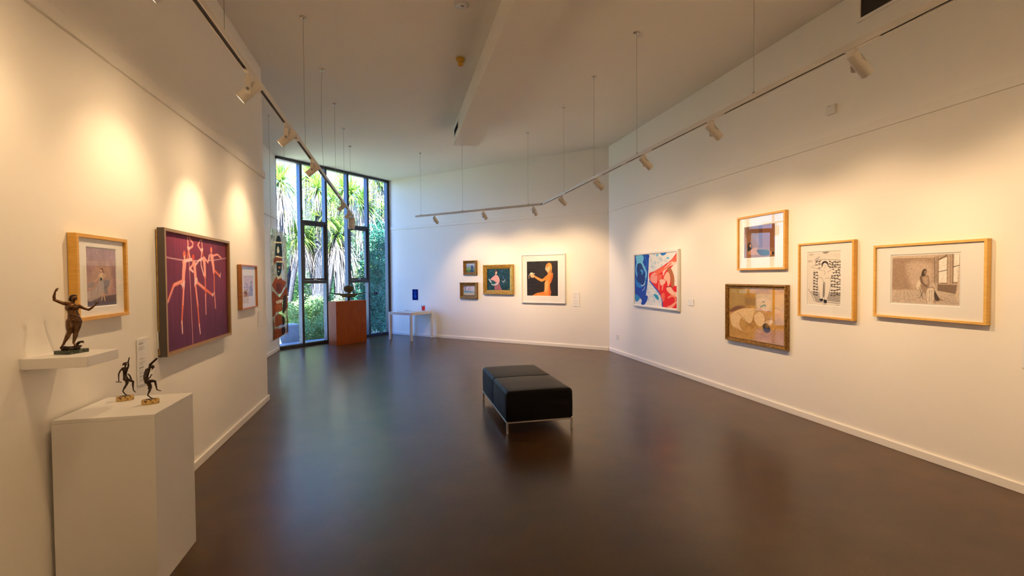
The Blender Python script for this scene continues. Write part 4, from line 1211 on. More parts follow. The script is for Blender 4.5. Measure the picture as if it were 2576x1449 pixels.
for sx in (-1,1):
    for sy in (-1,1):
        b = MB(); b.box(sx*.347-.0095, sx*.347+.0095, sy*.692-.0095, sy*.692+.0095, .0, .106); b.build('leg', M_steel, t, bevel=.0015)

# ------------------------------------------------------------------ plinth and shelf by the left wall
t = thing('display_plinth', 'square white plinth against the left wall carrying two small bronzes', 'plinth', (-1.442, 3.03, 0))
b = MB(); b.box(-.222,.221,-.236,.236,0,.894); b.build('body', M_plinth, t, bevel=.0015)
b = MB(); b.box(-.222,.222,-.237,.237,.894,.912); b.build('top_panel', M_plinth, t, bevel=.002)
t = thing('display_shelf', 'thick white floating shelf on the left wall under the tall bronze', 'shelf', (-1.687, 2.771, 1.192))
b = MB(); b.box(0,.265,-.129,.129,0,.05); b.build('board', M_white, t, bevel=.0015)
b = MB(); b.box(0.0,.012,-.10,.10,-.012,0); b.build('wall_cleat', M_white, t)

# ------------------------------------------------------------------ bronzes: one continuous skin each
def body(name, prims, m, parent, voxel=.0013, it=5):
    b = MB()
    for p in prims:
        if p[0] == 'c': b.capsule(p[1], p[2], p[3], p[4], 10)
        else: b.ellipsoid(p[1], p[2], 12, p[3] if len(p) > 3 else (0,0,0))
    o = b.build(name, m, parent, smooth=True)
    r = o.modifiers.new('r','REMESH'); r.mode = 'VOXEL'; r.voxel_size = voxel; r.use_smooth_shade = True
    s = o.modifiers.new('s','SMOOTH'); s.factor = .5; s.iterations = it
    return o
def face_view(x, y):
    return math.atan2(-x, y)          # local x to the viewer's right, y away from the camera
def hand(c, d, side, r=.0016, L=.013):
    """Palm, four unequal fingers, thumb; d = pointing direction, side = thumb side."""
    c, d, sd = Vector(c), Vector(d).normalized(), Vector(side).normalized(); nrm = d.cross(sd)
    out = [('c', c, r*1.7, c+d*L*.45, r*2.0)]
    for i, (k, ln) in enumerate(((-1.2,.75),(-.4,.95),(.4,1.0),(1.2,.9))):
        a = c+d*L*.45+sd*k*r*1.25; m_ = a+d*L*.35*ln+nrm*.0012; e_ = m_+d*L*.28*ln+nrm*.0035
        out += [('c', a, r, m_, r*.9), ('c', m_, r*.9, e_, r*.7)]
    out += [('c', c+d*L*.1+sd*r*1.6, r, c+d*L*.45+sd*r*3.6+nrm*.002, r*.8)]
    return out

# tall bronze on the shelf
bx, by = -1.566, 2.79
t = thing('bronze_statue', 'tall brown bronze of a dancing woman with raised arm, on the wall shelf', 'statue', (bx, by, 1.242), face_view(bx, by))
P = []
P += [('e',(.013,.002,.160),(.0285,.021,.028)), ('c',(.0125,.001,.165),.0195,(.009,.001,.200),.0165), ('e',(.011,.001,.180),(.0235,.0178,.030)), ('e',(.0085,.001,.203),(.0205,.0158,.028)),
      ('e',(.006,.002,.224),(.0265,.0175,.024)), ('c',(-.021,.002,.2455),.0095,(.031,.004,.2305),.0095),
      ('e',(-.0055,-.0105,.2275),(.0095,.0085,.0095)), ('e',(.018,-.0095,.2225),(.0095,.0085,.0095)), ('e',(.0135,-.009,.180),(.015,.010,.016)),
      ('c',(.005,.002,.240),.0085,(.012,.000,.260),.0075),
      ('e',(.0145,-.002,.2705),(.0115,.0125,.0135),(0,.35,0)), ('e',(.0245,-.008,.2705),(.0035,.0035,.0025)), ('e',(.021,-.006,.2635),(.0045,.005,.004)), ('e',(.0215,-.009,.2745),(.0025,.002,.0018)),
      ('c',(-.023,.002,.2455),.0088,(-.040,.003,.2545),.0075),('c',(-.040,.003,.2545),.0078,(-.0565,.004,.264),.0062),('c',(-.0565,.004,.264),.0064,(-.057,.001,.281),.0062),('c',(-.057,.001,.281),.0062,(-.0525,-.002,.304),.0038)]
P += hand((-.052,-.002,.306),(.5,-.1,1),(.8,-.5,-.4),.0019,.017)
P += [('c',(.033,.004,.2295),.0088,(.050,.0,.2185),.0072),('c',(.050,0,.2185),.0072,(.0665,-.004,.2105),.0058),('c',(.0665,-.004,.2105),.006,(.079,-.004,.220),.0056),('c',(.079,-.004,.220),.0056,(.0925,-.002,.2335),.0036)]
P += hand((.0935,-.002,.235),(.6,-.1,.8),(-.6,-.5,.5),.0019,.015)
P += [('c',(-.001,.001,.156),.0185,(-.0035,-.003,.130),.0165),('c',(-.0035,-.003,.130),.0165,(-.0055,-.006,.104),.0112),
      ('c',(-.0055,-.006,.104),.0105,(-.0135,-.001,.084),.0105),('c',(-.0135,-.001,.084),.0102,(-.028,.006,.050),.0052),('c',(-.028,.007,.047),.0055,(-.034,-.006,.0405),.0045),('c',(-.034,-.006,.0405),.0042,(-.035,-.013,.039),.003),
      ('c',(.026,.004,.154),.0175,(.022,.001,.128),.0155),('c',(.022,.001,.128),.0155,(.0165,-.003,.101),.0112),
      ('c',(.0165,-.003,.101),.0105,(.0145,.003,.082),.0102),('c',(.0145,.003,.082),.0100,(.008,.005,.052),.0055),('c',(.008,.005,.050),.0055,(.0135,-.007,.0385),.0045),('c',(.0135,-.007,.0385),.0042,(.0155,-.013,.036),.003)]
body('figure', P, M_bronze, t, .0008, 10)
P = [('e',(.0095,.006,.274),(.0135,.013,.0125)), ('e',(.002,.008,.268),(.008,.009,.009)), ('e',(-.001,.007,.262),(.006,.006,.006)), ('e',(.004,.006,.257),(.006,.006,.006)), ('e',(.013,.002,.2835),(.0115,.010,.0055)), ('e',(.021,.0,.2815),(.006,.006,.004)), ('e',(.008,.002,.281),(.008,.009,.006))]
body('hair', P, M_bronze2, t, .0012, 2)
P = [('c',(-.006,-.017,.190),.0032,(.008,-.020,.164),.004),('c',(.008,-.020,.164),.005,(.030,-.018,.158),.004),('c',(.001,-.019,.178),.003,(.024,-.021,.168),.004),('c',(.006,-.020,.160),.004,(.026,-.018,.146),.005),('c',(.026,-.018,.146),.004,(.034,-.013,.163),.003),('c',(-.012,-.0115,.2145),.0013,(.006,-.016,.2125),.0013),('c',(.006,-.016,.2125),.0013,(.025,-.0115,.210),.0013),('c',(.010,-.018,.212),.003,(.006,-.019,.196),.0022)]
body('drapery', P, M_bronze, t, .0012, 2)
rr = random.Random(4)
P = [('e',(rr.uniform(-.03,.026),rr.uniform(-.014,.018),rr.uniform(.018,.030)),(rr.uniform(.008,.016),rr.uniform(.008,.013),rr.uniform(.006,.010)),(rr.uniform(-.4,.4),rr.uniform(-.4,.4),0)) for _ in range(26)]
P += [('e',(-.030,0,.033),(.010,.012,.006)),('e',(.012,-.004,.030),(.012,.012,.007)),('e',(-.004,.004,.024),(.036,.022,.010))]
body('rock_base', P, M_rock, t, .0014, 1)
P = [('c',(.018,.008,.040),.006,(.027,.008,.047),.006),('e',(.033,.008,.0515),(.014,.006,.005),(0,-.15,0)),('c',(.040,.008,.050),.004,(.0455,.008,.046),.002)]
body('scarf', P, M_rock, t, .0013, 1)
b = MB(); b.box(-.05,.05,-.0405,.0405,0,.018); o = b.build('marble_base', M_gmarble, t, bevel=.0012); o.rotation_euler = (0,0,math.radians(70.5)-t.rotation_euler.z)

# two small bronzes on the plinth
def oval_base(t):
    b = MB(); a, c = .0405, .028
    pts = [(a*math.copysign(abs(math.cos(k*math.pi/16))**.75,math.cos(k*math.pi/16)), c*math.copysign(abs(math.sin(k*math.pi/16))**.75,math.sin(k*math.pi/16))) for k in range(32)]
    b.prism(pts, 0, .0245); b.build('marble_base', M_ymarble, t, bevel=.003)
    b = MB(); b.prism([(.0215*math.cos(k*math.pi/14),.013*math.sin(k*math.pi/14)) for k in range(28)], .0245, .027); b.build('foot_plate', M_bronze2, t)
bx, by = -1.526, 3.165
t = thing('bronze_statuette', 'small dark bronze nymph with one arm thrown up, on oval marble, nearer the wall', 'statue', (bx, by, .9125), face_view(bx, by), 'small bronzes on the plinth')
oval_base(t)
P = [('e',(.0045,0,.1215),(.0135,.0115,.014)),('c',(.0045,0,.121),.0118,(.0018,0,.144),.0094),('c',(.0018,0,.144),.0094,(.0035,0,.172),.0108),('e',(.0035,0,.172),(.0132,.0095,.015)),('c',(-.0055,0,.185),.0055,(.0145,.0,.181),.0055),
     ('e',(-.001,-.0085,.171),(.0045,.004,.004)),('e',(.008,-.0085,.170),(.0045,.004,.004)),
     ('c',(.004,0,.184),.0048,(.005,.004,.196),.0045),('e',(.006,.006,.2035),(.0072,.008,.0085),(.5,0,0)),('e',(.011,-.001,.2045),(.002,.002,.0018)),
     ('c',(.0145,0,.182),.005,(.019,.002,.196),.0044),('c',(.019,.002,.196),.0046,(.0175,0,.216),.0038),('c',(.0175,0,.216),.004,(.0215,-.002,.2335),.0028),
     ('c',(-.0065,0,.185),.005,(-.0175,.002,.172),.0042),('c',(-.0175,.002,.172),.0042,(-.0255,.001,.153),.0036),('c',(-.0255,.001,.153),.0038,(-.0262,-.004,.122),.0026),
     ('c',(.0095,.001,.114),.0098,(.0105,-.003,.100),.0085),('c',(.0105,-.003,.100),.0085,(.0075,-.006,.089),.0062),('c',(.0075,-.006,.089),.006,(-.001,0,.072),.0058),('c',(-.001,0,.072),.0056,(-.0088,.005,.0545),.003),('c',(-.0095,.006,.0515),.0032,(.0015,-.004,.0325),.0028),('c',(.0015,-.004,.0325),.003,(.009,-.008,.0295),.002),
     ('c',(.0105,-.003,.117),.0095,(.024,-.010,.112),.008),('c',(.024,-.010,.112),.008,(.0375,-.015,.103),.0058),('c',(.0375,-.015,.103),.0056,(.036,-.012,.085),.0056),('c',(.036,-.012,.085),.0054,(.0375,-.010,.057),.003),('c',(.0375,-.010,.054),.0032,(.0435,-.016,.0445),.0026),('c',(.0435,-.016,.0445),.0026,(.0475,-.020,.0415),.0018)]
P += hand((.0217,-.002,.2345),(.15,-.2,1),(1,0,0),.0012,.007)
P += hand((-.0262,-.0045,.120),(0,-.2,-1),(1,0,0),.0012,.009)
body('figure', P, M_bronze2, t, .0007, 7)
P = [('e',(.003,.008,.210),(.008,.007,.006)),('e',(-.003,.010,.207),(.005,.005,.005)),('e',(-.005,.010,.202),(.004,.004,.005)),('e',(.009,.008,.213),(.005,.005,.004))]
body('hair', P, M_bronze2, t, .0009, 1)
P = [('c',(-.037,-.005,.111),.0028,(-.031,-.006,.109),.002),('c',(-.031,-.006,.109),.002,(-.022,-.006,.1075),.002),('c',(-.022,-.006,.1075),.002,(-.016,-.005,.106),.0028)]
body('castanet', P, M_bronze2, t, .0009, 1)
P = [('c',(.017,-.010,.148),.0036,(.023,-.014,.140),.0042),('c',(.023,-.014,.140),.0042,(.028,-.016,.126),.0036),('c',(.024,-.016,.128),.003,(.033,-.017,.118),.0025)]
body('drapery', P, M_bronze2, t, .0009, 1)
bx, by = -1.345, 3.04
t = thing('bronze_statuette', 'small dark bronze hunched faun kicking one leg, on oval marble, nearer the plinth edge', 'statue', (bx, by, .9125), face_view(bx, by), 'small bronzes on the plinth')
oval_base(t)
P = [('c',(-.013,0,.123),.0130,(-.0185,0,.148),.0118),('c',(-.0185,0,.148),.0118,(-.013,0,.175),.0128),('c',(-.013,0,.175),.0128,(-.007,0,.189),.0112),
     ('c',(-.015,-.010,.192),.0055,(-.004,.012,.194),.0055),('c',(-.003,0,.193),.0055,(.006,-.001,.202),.005),
     ('e',(.0105,-.002,.2035),(.0092,.0078,.0082),(0,-.5,0)),('e',(.0205,-.003,.2005),(.003,.0025,.003)),('e',(.0145,-.003,.1955),(.0045,.0045,.004)),('c',(.013,-.003,.193),.003,(.008,-.003,.185),.0015),
     ('c',(-.015,-.011,.192),.0052,(-.0195,-.017,.166),.0044),('c',(-.0195,-.017,.166),.0044,(-.0165,-.018,.140),.0042),('c',(-.0165,-.018,.140),.0042,(.0005,-.014,.147),.0034),('c',(.0005,-.014,.147),.0034,(.0055,-.011,.158),.0026),
     ('c',(-.003,.012,.194),.005,(.004,.012,.212),.0042),('c',(.004,.012,.212),.0042,(.018,.010,.2285),.0036),('c',(.018,.010,.2285),.0036,(.030,.006,.2425),.0028),
     ('c',(-.0085,-.002,.119),.0105,(-.002,-.006,.104),.0098),('c',(-.002,-.006,.104),.0098,(.0015,-.008,.0895),.0075),('c',(.0015,-.008,.0895),.0068,(-.0035,0,.071),.0064),('c',(-.0035,0,.071),.006,(-.0112,.005,.049),.0032),('c',(-.0118,.006,.0465),.0034,(.001,-.004,.0335),.003),('c',(.001,-.004,.0335),.003,(.009,-.008,.0302),.002),
     ('c',(-.004,.002,.123),.0098,(.010,.001,.1245),.0085),('c',(.010,.001,.1245),.0085,(.0225,-.001,.1205),.0058),('c',(.0225,-.001,.1205),.0056,(.0255,.001,.099),.0056),('c',(.0255,.001,.099),.0052,(.0298,.002,.0745),.003),('c',(.0298,.002,.0725),.0032,(.041,-.003,.067),.0026),('c',(.041,-.003,.067),.0026,(.0495,-.006,.064),.0016)]
P += hand((.006,-.011,.159),(.8,-.3,.5),(-.4,0,.8),.0012,.008)
P += hand((.0305,.006,.243),(.7,-.2,.7),(-.7,0,.7),.0013,.008)
body('figure', P, M_bronze2, t, .0007, 7)
P = [('e',(.003,.001,.209),(.007,.008,.005)),('e',(-.001,.0,.204),(.005,.007,.005)),('e',(.012,-.001,.2105),(.007,.006,.003)),('e',(.018,-.002,.207),(.004,.004,.003))]
body('hair', P, M_bronze2, t, .0009, 1)
rr = random.Random(9)
P = [('e',(-.003+rr.uniform(-.007,.008),-.008+rr.uniform(-.005,.004),.098+rr.uniform(-.013,.012)),(.0042,.0042,.0048)) for _ in range(22)]
body('shaggy_thigh', P, M_bronze2, t, .0009, 1)
P = [('c',(.000,-.003,.2165),.0045,(.032,-.001,.2465),.005),('c',(.004,.004,.2145),.003,(.030,.006,.2400),.003)]
body('pipe', P, M_bronze2, t, .0009, 1)

# ------------------------------------------------------------------ timber pedestal and carved figure by the window
t = thing('timber_pedestal', 'red-brown timber pedestal standing in front of the window wall', 'pedestal', (-1.201, 12.342, 0), math.pi/4)
b = MB(); b.box(-.454,.454,-.142,.142,.0,1.03); b.build('body', M_jarrah, t, bevel=.002)
b = MB(); b.box(-.456,.456,-.144,.144,1.03,1.046); b.build('top_board', M_jarrah, t, bevel=.002)
bx, by = -1.201, 12.342
t = thing('carved_sculpture', 'ochre carved sculpture with broad masked face and outstretched arms on the timber pedestal', 'sculpture', (bx, by, 1.046), face_view(bx, by))
vs = MB()
def disc_head():
    b = MB(); pts = []
    for k in range(40):
        a = 2*math.pi*k/40; x = .122*math.cos(a); z = .090*math.sin(a)
        z = z*(.80 if z > 0 else 1.0); pts.append((x, z))
    for y, s_ in ((-.022,.86),(-.03,.6)): pass
    prof = [(-.036,.03),(-.0355,.30),(-.034,.55),(-.029,.80),(-.017,.96),(0,1.0),(.018,.95),(.026,.75),(.030,.4),(.031,.03)]
    n = len(pts); v, f = [], []
    for y, s_ in prof:
        for x, z in pts: v.append((x*s_, y, z*s_))
    for i in range(len(prof)-1):
        for k in range(n): f.append((i*n+k, i*n+(k+1)%n, (i+1)*n+(k+1)%n, (i+1)*n+k))
    f.append(tuple(range(n))); f.append(tuple(range(len(prof)*n-1,(len(prof)-1)*n-1,-1)))
    b.add(v, f); return b
o = disc_head().build('head', M_carve, t, smooth=True, loc=(.026,-.01,.295))
P = MB()
P.capsule((.004,-.036,.030), .008, (.006,-.044,-.010), .013)
for ex in (-.044,.050):
    P.ellipsoid((ex,-.031,.014),(.026,.012,.012)); P.ellipsoid((ex,-.041,.014),(.009,.006,.006)); P.ellipsoid((ex,-.030,.037),(.030,.014,.006))
P.ellipsoid((.005,-.034,-.032),(.022,.012,.006)); P.ellipsoid((.005,-.032,-.045),(.018,.011,.0055))
P.build('facial_features', M_carve, o, smooth=True)
b = MB(); b.tube([(-.078,-.012,.322),(-.05,-.02,.346),(.026,-.022,.362),(.10,-.02,.346),(.130,-.012,.322)], [.008,.012,.014,.012,.008], 8); b.build('brow_band', M_carve, t, smooth=True)
b = MB(); b.capsule((.024,0,.225), .02, (.024,0,.165), .026); b.build('neck', M_carve, t, smooth=True)
b = MB()
b.prism([(-.165,-.05),(.215,-.05),(.225,0),(.215,.05),(-.165,.05),(-.175,0)], .118, .170); b.build('torso', M_carve, t, bevel=.012)
b = MB(); b.tube([(-.15,0,.160),(-.28,0,.168),(-.40,0,.190),(-.47,0,.204)], [.022,.016,.011,.004], 10); b.build('arm', M_carve, t, smooth=True)
b = MB(); b.tube([(.20,0,.152),(.30,0,.165),(.38,0,.182),(.44,0,.190)], [.022,.015,.010,.004], 10); b.build('arm', M_carve, t, smooth=True)
b = MB(); b.prism([(-.13,-.042),(.18,-.042),(.18,.042),(-.13,.042)], .082, .114); b.build('lower_block', M_carve, t, bevel=.01)
b = MB(); b.box(.0,.045,-.02,.02,0,.12); b.build('support_post', M_dark, t, bevel=.003)

# ------------------------------------------------------------------ little table in the corner
t = thing('small_table', 'small square white table in the far corner under the blue notice', 'table', (.325, 12.80, 0), -math.pi/4)
a, d = .395, .41
b = MB(); b.box(-a,a,-d,d,.693,.713); b.build('tabletop', M_white, t, bevel=.003)
b = MB(); b.box(-a+.05,a-.05,-d+.006,-d+.026,.645,.693); b.box(-a+.05,a-.05,d-.026,d-.006,.645,.693); b.box(-a+.006,-a+.026,-d+.05,d-.05,.645,.693); b.box(a-.026,a-.006,-d+.05,d-.05,.645,.693); b.build('apron', M_white, t, bevel=.002)
for sx in (-1,1):
    for sy in (-1,1):
        b = MB(); b.box(sx*(a-.025)-.025, sx*(a-.025)+.025, sy*(d-.025)-.025, sy*(d-.025)+.025, 0, .693); b.build('leg', M_white, t, bevel=.003)
def sheet(name, label, cat, x, y, w, h, th, z, rz, m, clip=False):
    t = thing(name, label, cat, (x, y, z), rz)
    b = MB(); b.box(-w/2,w/2,-h/2,h/2,0,th); b.build('board' if clip else 'sheet', m, t, bevel=.001)
    if clip:
        b = MB(); b.box(-w/2+.008,w/2-.008,-h/2+.008,h/2-.03,th,th+.003); b.build('paper', M_card, t)
        b = MB(); b.box(-.05,.05,h/2-.035,h/2-.005,th,th+.014); b.build('clip', M_grey, t, bevel=.003)
    return t
sheet('clipboard', 'clipboard with white paper at the left side of the small table', 'clipboard', .15, 12.82, .24, .33, .005, .7132, -.45, M_grey, True)
sheet('clipboard', 'clipboard with white paper at the right side of the small table', 'clipboard', .50, 12.72, .24, .33, .005, .7132, -1.25, M_grey, True)
sheet('paper', 'loose white sheet lying at the back of the small table', 'paper', .46, 13.06, .21, .297, .002, .7132, -.7, M_card)
t = thing('pen_cup', 'bright red plastic cup holding pens on the small table', 'cup', (.655, 12.94, .7132))
b = MB(); b.lathe([(.034,0),(.037,.004),(.049,.112),(.051,.115),(.046,.115),(.034,.008)], 24); b.build('cup', M_red, t, smooth=True)
for nm, lb, x, y, tx, ty, m in (('pen','dark pen leaning left out of the red cup',.640,12.925,-.035,-.02,M_pen),('pen','dark pen standing upright in the red cup',.655,12.945,.008,.0,M_pen),('pen','dark blue pen leaning right out of the red cup',.665,12.95,.028,.016,M_pen)):
    t = thing(nm, lb, 'pen', (x, y, .722), 0, 'pens in the red cup')
    b = MB(); b.tube([(0,0,0),(tx*.8,ty*.8,.115)], .0055, 8); b.build('barrel', m, t, smooth=True)
    b = MB(); b.tube([(tx*.8,ty*.8,.115),(tx,ty,.143)], [.0068,.006], 8); b.build('cap', m, t, smooth=True)

# ------------------------------------------------------------------ glass panel hung by wires beside the window
t = thing('glass_artwork', 'tall transparent hanging panel printed with a dark and brown standing figure', 'artwork', (-2.06, 9.335, .55), math.pi/2)
W, Hh = 1.19, 1.90
b = MB(); b.box(-W/2, W/2, -.004, .004, 0, Hh); b.build('glass_sheet', glass_mat('acrylic', (.86,.90,.85), 1.45), t)
canvas_obj(paint('glass_figure', W-.01, Hh-.01, 150), 'print', paint_mat('ink_on_glass', .7, alpha=True, spec=.05), t, 0, Hh/2, -.0052)
for x in (-W/2+.05, W/2-.05):
    b = MB(); b.tube([(x,0,Hh-.02),(x,0,ZC-.55-.006)], .0018, 6); w_ = b.build('hanging_wire', M_wire, t)
    b = MB(); b.lathe([(.012,0),(.014,.012),(.014,.016)], 12, 0, Matrix.Translation((x,0,ZC-.55-.017))); b.build('ceiling_anchor', M_steel, t)
    b = MB(); b.box(x-.012,x+.012,-.008,.008,Hh-.03,Hh+.012); b.build('wire_clamp', M_steel, t, bevel=.002)

# ------------------------------------------------------------------ small fittings
def power_point(label, wall, u, z):
    t = thing('power_outlet', label, 'outlet', on_wall(wall, u, z, 0), ROT[wall])
    b = MB(); b.box(-.05,.05,-.012,0,-.043,.043); b.build('plate', M_white, t, bevel=.004)
    for sx in (-.022,.022):
        b = MB(); b.box(sx-.008,sx+.008,-.016,-.012,.014,.030); b.build('switch', M_white, t, bevel=.002)
    b = MB()
    for sx in (-.022,.022):
        for dx, rz in ((-.006,.5),(.006,-.5),(0,0)):
            M = Matrix.Translation((sx+dx,-.0125,-.012-(.010 if dx == 0 else 0))) @ Matrix.Rotation(rz,4,'Y'); b.box(-.001,.001,-.0004,.0004,-.004,.004,0,M)
    b.build('pin_holes', M_dark, t)
power_point('white double power outlet low on the right wall near the far corner', 'right', 9.04, .34)
power_point('white power outlet low on the recess wall behind the hanging glass panel', 'nook', 10.95, .30)
t = thing('wall_sensor', 'small white box sensor high on the right wall above the rail', 'sensor', on_wall('right', 4.062, 3.286, 0), ROT['right'])
b = MB(); b.add([(-.05,0,-.05),(.05,0,-.05),(.05,0,.05),(-.05,0,.05),(-.047,-.042,-.047),(.047,-.030,-.047),(.047,-.030,.047),(-.047,-.042,.047)],
    [(0,1,2,3),(7,6,5,4),(0,4,5,1),(1,5,6,2),(2,6,7,3),(3,7,4,0)]); b.build('housing', M_white, t, bevel=.004)
b = MB(); b.box(-.02,.004,-.042,-.0395,.03,.034); b.build('slot', M_grey, t)
# grille high on the right wall
t = thing('air_vent', 'dark perforated air grille with white border high on the right wall', 'grille', on_wall('right', 3.32, 4.16, 0), ROT['right'])
w, h = .95, .27
frame_ring(w, h, .014, .036, [(0,0),(0,-.008),(.004,-.014),(.032,-.014),(.036,-.006),(.036,0)]).build('border', M_trim, t)
b = MB(); b.box(-w/2+.03,w/2-.03,-.005,0,-h/2+.03,h/2-.03); b.build('mesh_panel', mat('dark_grille', (.045,.03,.02), .6), t)
b = MB(); k = 0
zz = -h/2+.042
while zz < h/2-.04:
    x = -w/2+.042+(.007 if k % 2 else 0)
    while x < -w/2+.30:
        pts = [(x+.0042*math.cos(a*math.pi/3), -.0054, zz+.0042*math.sin(a*math.pi/3)) for a in range(6)]
        b.add(pts, [tuple(range(6))]); x += .014
    zz += .0105; k += 1
b.build('grille_mesh', M_perf, t)
# grille on the side of the duct
t = thing('duct_vent', 'small slatted air grille on the side of the ceiling duct', 'grille', (1.037, 8.42, 4.19), math.pi/2+math.pi)
t.rotation_euler = (0,0,-math.pi/2)
w, h = .62, .17
frame_ring(w, h, .012, .025, [(0,0),(0,-.012),(.022,-.012),(.025,0)]).build('border', M_trim, t)
b = MB(); b.box(-w/2+.02,w/2-.02,-.002,0,-h/2+.02,h/2-.02); b.build('backing', M_dark, t)
for k in range(5):
    b = MB(); z = -h/2+.036+k*.0245; b.add([(-w/2+.024,-.002,z+.006),(w/2-.024,-.002,z+.006),(w/2-.024,-.010,z-.004),(-w/2+.024,-.010,z-.004)],[(0,1,2,3)]); b.build('slat', M_grey, t)
# ceiling speaker and detector
t = thing('ceiling_speaker', 'round white flush speaker in the ceiling left of the duct', 'speaker', (.662, 4.85, ZC))
b = MB(); b.lathe([(.080,0),(.080,-.004),(.074,-.008),(.068,-.007)], 40); b.build('rim', M_white, t, smooth=True)
b = MB(); b.lathe([(.068,-.0072),(.03,-.009),(.001,-.0095)], 40); b.build('cover', M_white, t, smooth=True)
b = MB(); b.lathe([(.016,-.0096),(.014,-.013),(.002,-.014)], 20, 0, Matrix.Translation((.008,.004,0))); b.build('centre_boss', M_grey, t, smooth=True)
t = thing('heat_detector', 'yellowed round heat detector on the ceiling', 'detector', (.801, 6.03, ZC))
b = MB(); b.lathe([(.054,0),(.056,-.012),(.050,-.034),(.034,-.042)], 28); b.build('mount', M_yellow, t, smooth=True)
b = MB(); b.lathe([(.026,-.042),(.034,-.056),(.034,-.078),(.028,-.092),(.012,-.096)], 28); b.build('sensor_head', M_yellow, t, smooth=True)
b = MB(); b.box(-.012,-.006,-.056,-.052,-.022,-.016); b.build('indicator', M_dark, t)
# dark box fixed to the last pane
t = thing('alarm_box', 'small dark box stuck to the right-hand window pane', 'alarm', on_wall('window', 9.25, 1.175, -.008), ROT['window'])
b = MB(); b.box(-.07,.07,-.022,0,-.04,.04); b.build('housing', M_dark, t, bevel=.005)
b = MB(); b.box(-.045,.01,-.0228,-.022,-.01,-.004); b.box(-.045,-.005,-.0228,-.022,.008,.013); b.build('lettering', M_grey, t)
# ------------------------------------------------------------------ lighting tracks
TZ0, TZ1 = 2.934, 2.972
def track(label, p0, p1, joints, cups, group=None, slack=()):
    p0, p1 = Vector(p0), Vector(p1); d = p1-p0; L = d.length; rz = math.atan2(d.y,d.x)
    t = thing('lighting_track', label, 'light track', (p0.x,p0.y,TZ0), rz)
    b = MB(); h = TZ1-TZ0
    b.box(0,L,-.018,-.012,0,h); b.box(0,L,.012,.018,0,h); b.box(0,L,-.012,.012,h-.006,h); b.box(0,.004,-.012,.012,0,h); b.box(L-.004,L,-.012,.012,0,h)
    b.build('rail', M_fitting, t)
    b = MB(); b.box(.004,L-.004,-.0115,.0115,.006,h-.007); b.build('slot', M_dark, t)
    for s_ in joints:
        b = MB(); b.box(s_-.045,s_+.045,-.0195,.0195,-.002,h+.001); b.build('joiner', M_fitting, t, bevel=.002)
    for i, s_ in enumerate(cups):
        b = MB()
        if i in slack:
            pts = [(s_+.02*math.sin(math.pi*k/14*1.0)*(1-k/20)+.012*math.sin(math.pi*2*k/14), .02*math.sin(math.pi*k/14), h+.014+(ZC-.02-TZ0-h-.014)*k/14) for k in range(15)]; pts[-1] = (s_,0,ZC-.02-TZ0)
        else: pts = [(s_,0,h+.014),(s_,0,ZC-.02-TZ0)]
        b.tube(pts, .0016, 6); b.build('suspension_wire', M_wire, t, smooth=True)
        b = MB(); b.lathe([(.030,0),(.030,-.010),(.024,-.020),(.006,-.024)], 20, 0, Matrix.Translation((s_,0,ZC-TZ0))); b.build('ceiling_cup', M_steel, t, smooth=True)
        b = MB(); b.lathe([(.011,0),(.011,.010),(.005,.018)], 12, 0, Matrix.Translation((s_,0,h))); b.build('wire_grip', M_wire, t, smooth=True)
    return t
XT = 2.657
track('long white suspended light track parallel to the right wall', (XT,-3.2,0), (XT,8.57,0), [3.7,8.5], [.6,3.2,6.35,8.18,9.39,10.62])
track('short white suspended light track parallel to the back wall', (2.63,8.655,0), (.412,10.871,0), [.9], [.265,1.83,2.985], )
track('long white suspended light track near the left wall, ending before the window', (-.925,-3.2,0), (-.925,11.04,0), [3.9,8.2,11.4], [.6,3.0,6.217,8.635,9.937,11.2,12.475,13.7], slack=(4,))
b = MB(); b.box(XT-.03,XT+.012,8.575,8.66,TZ0+.004,TZ1-.004); tag(b.build('track_connector', M_grey), 'small grey elbow joining the right and back light tracks', 'connector')

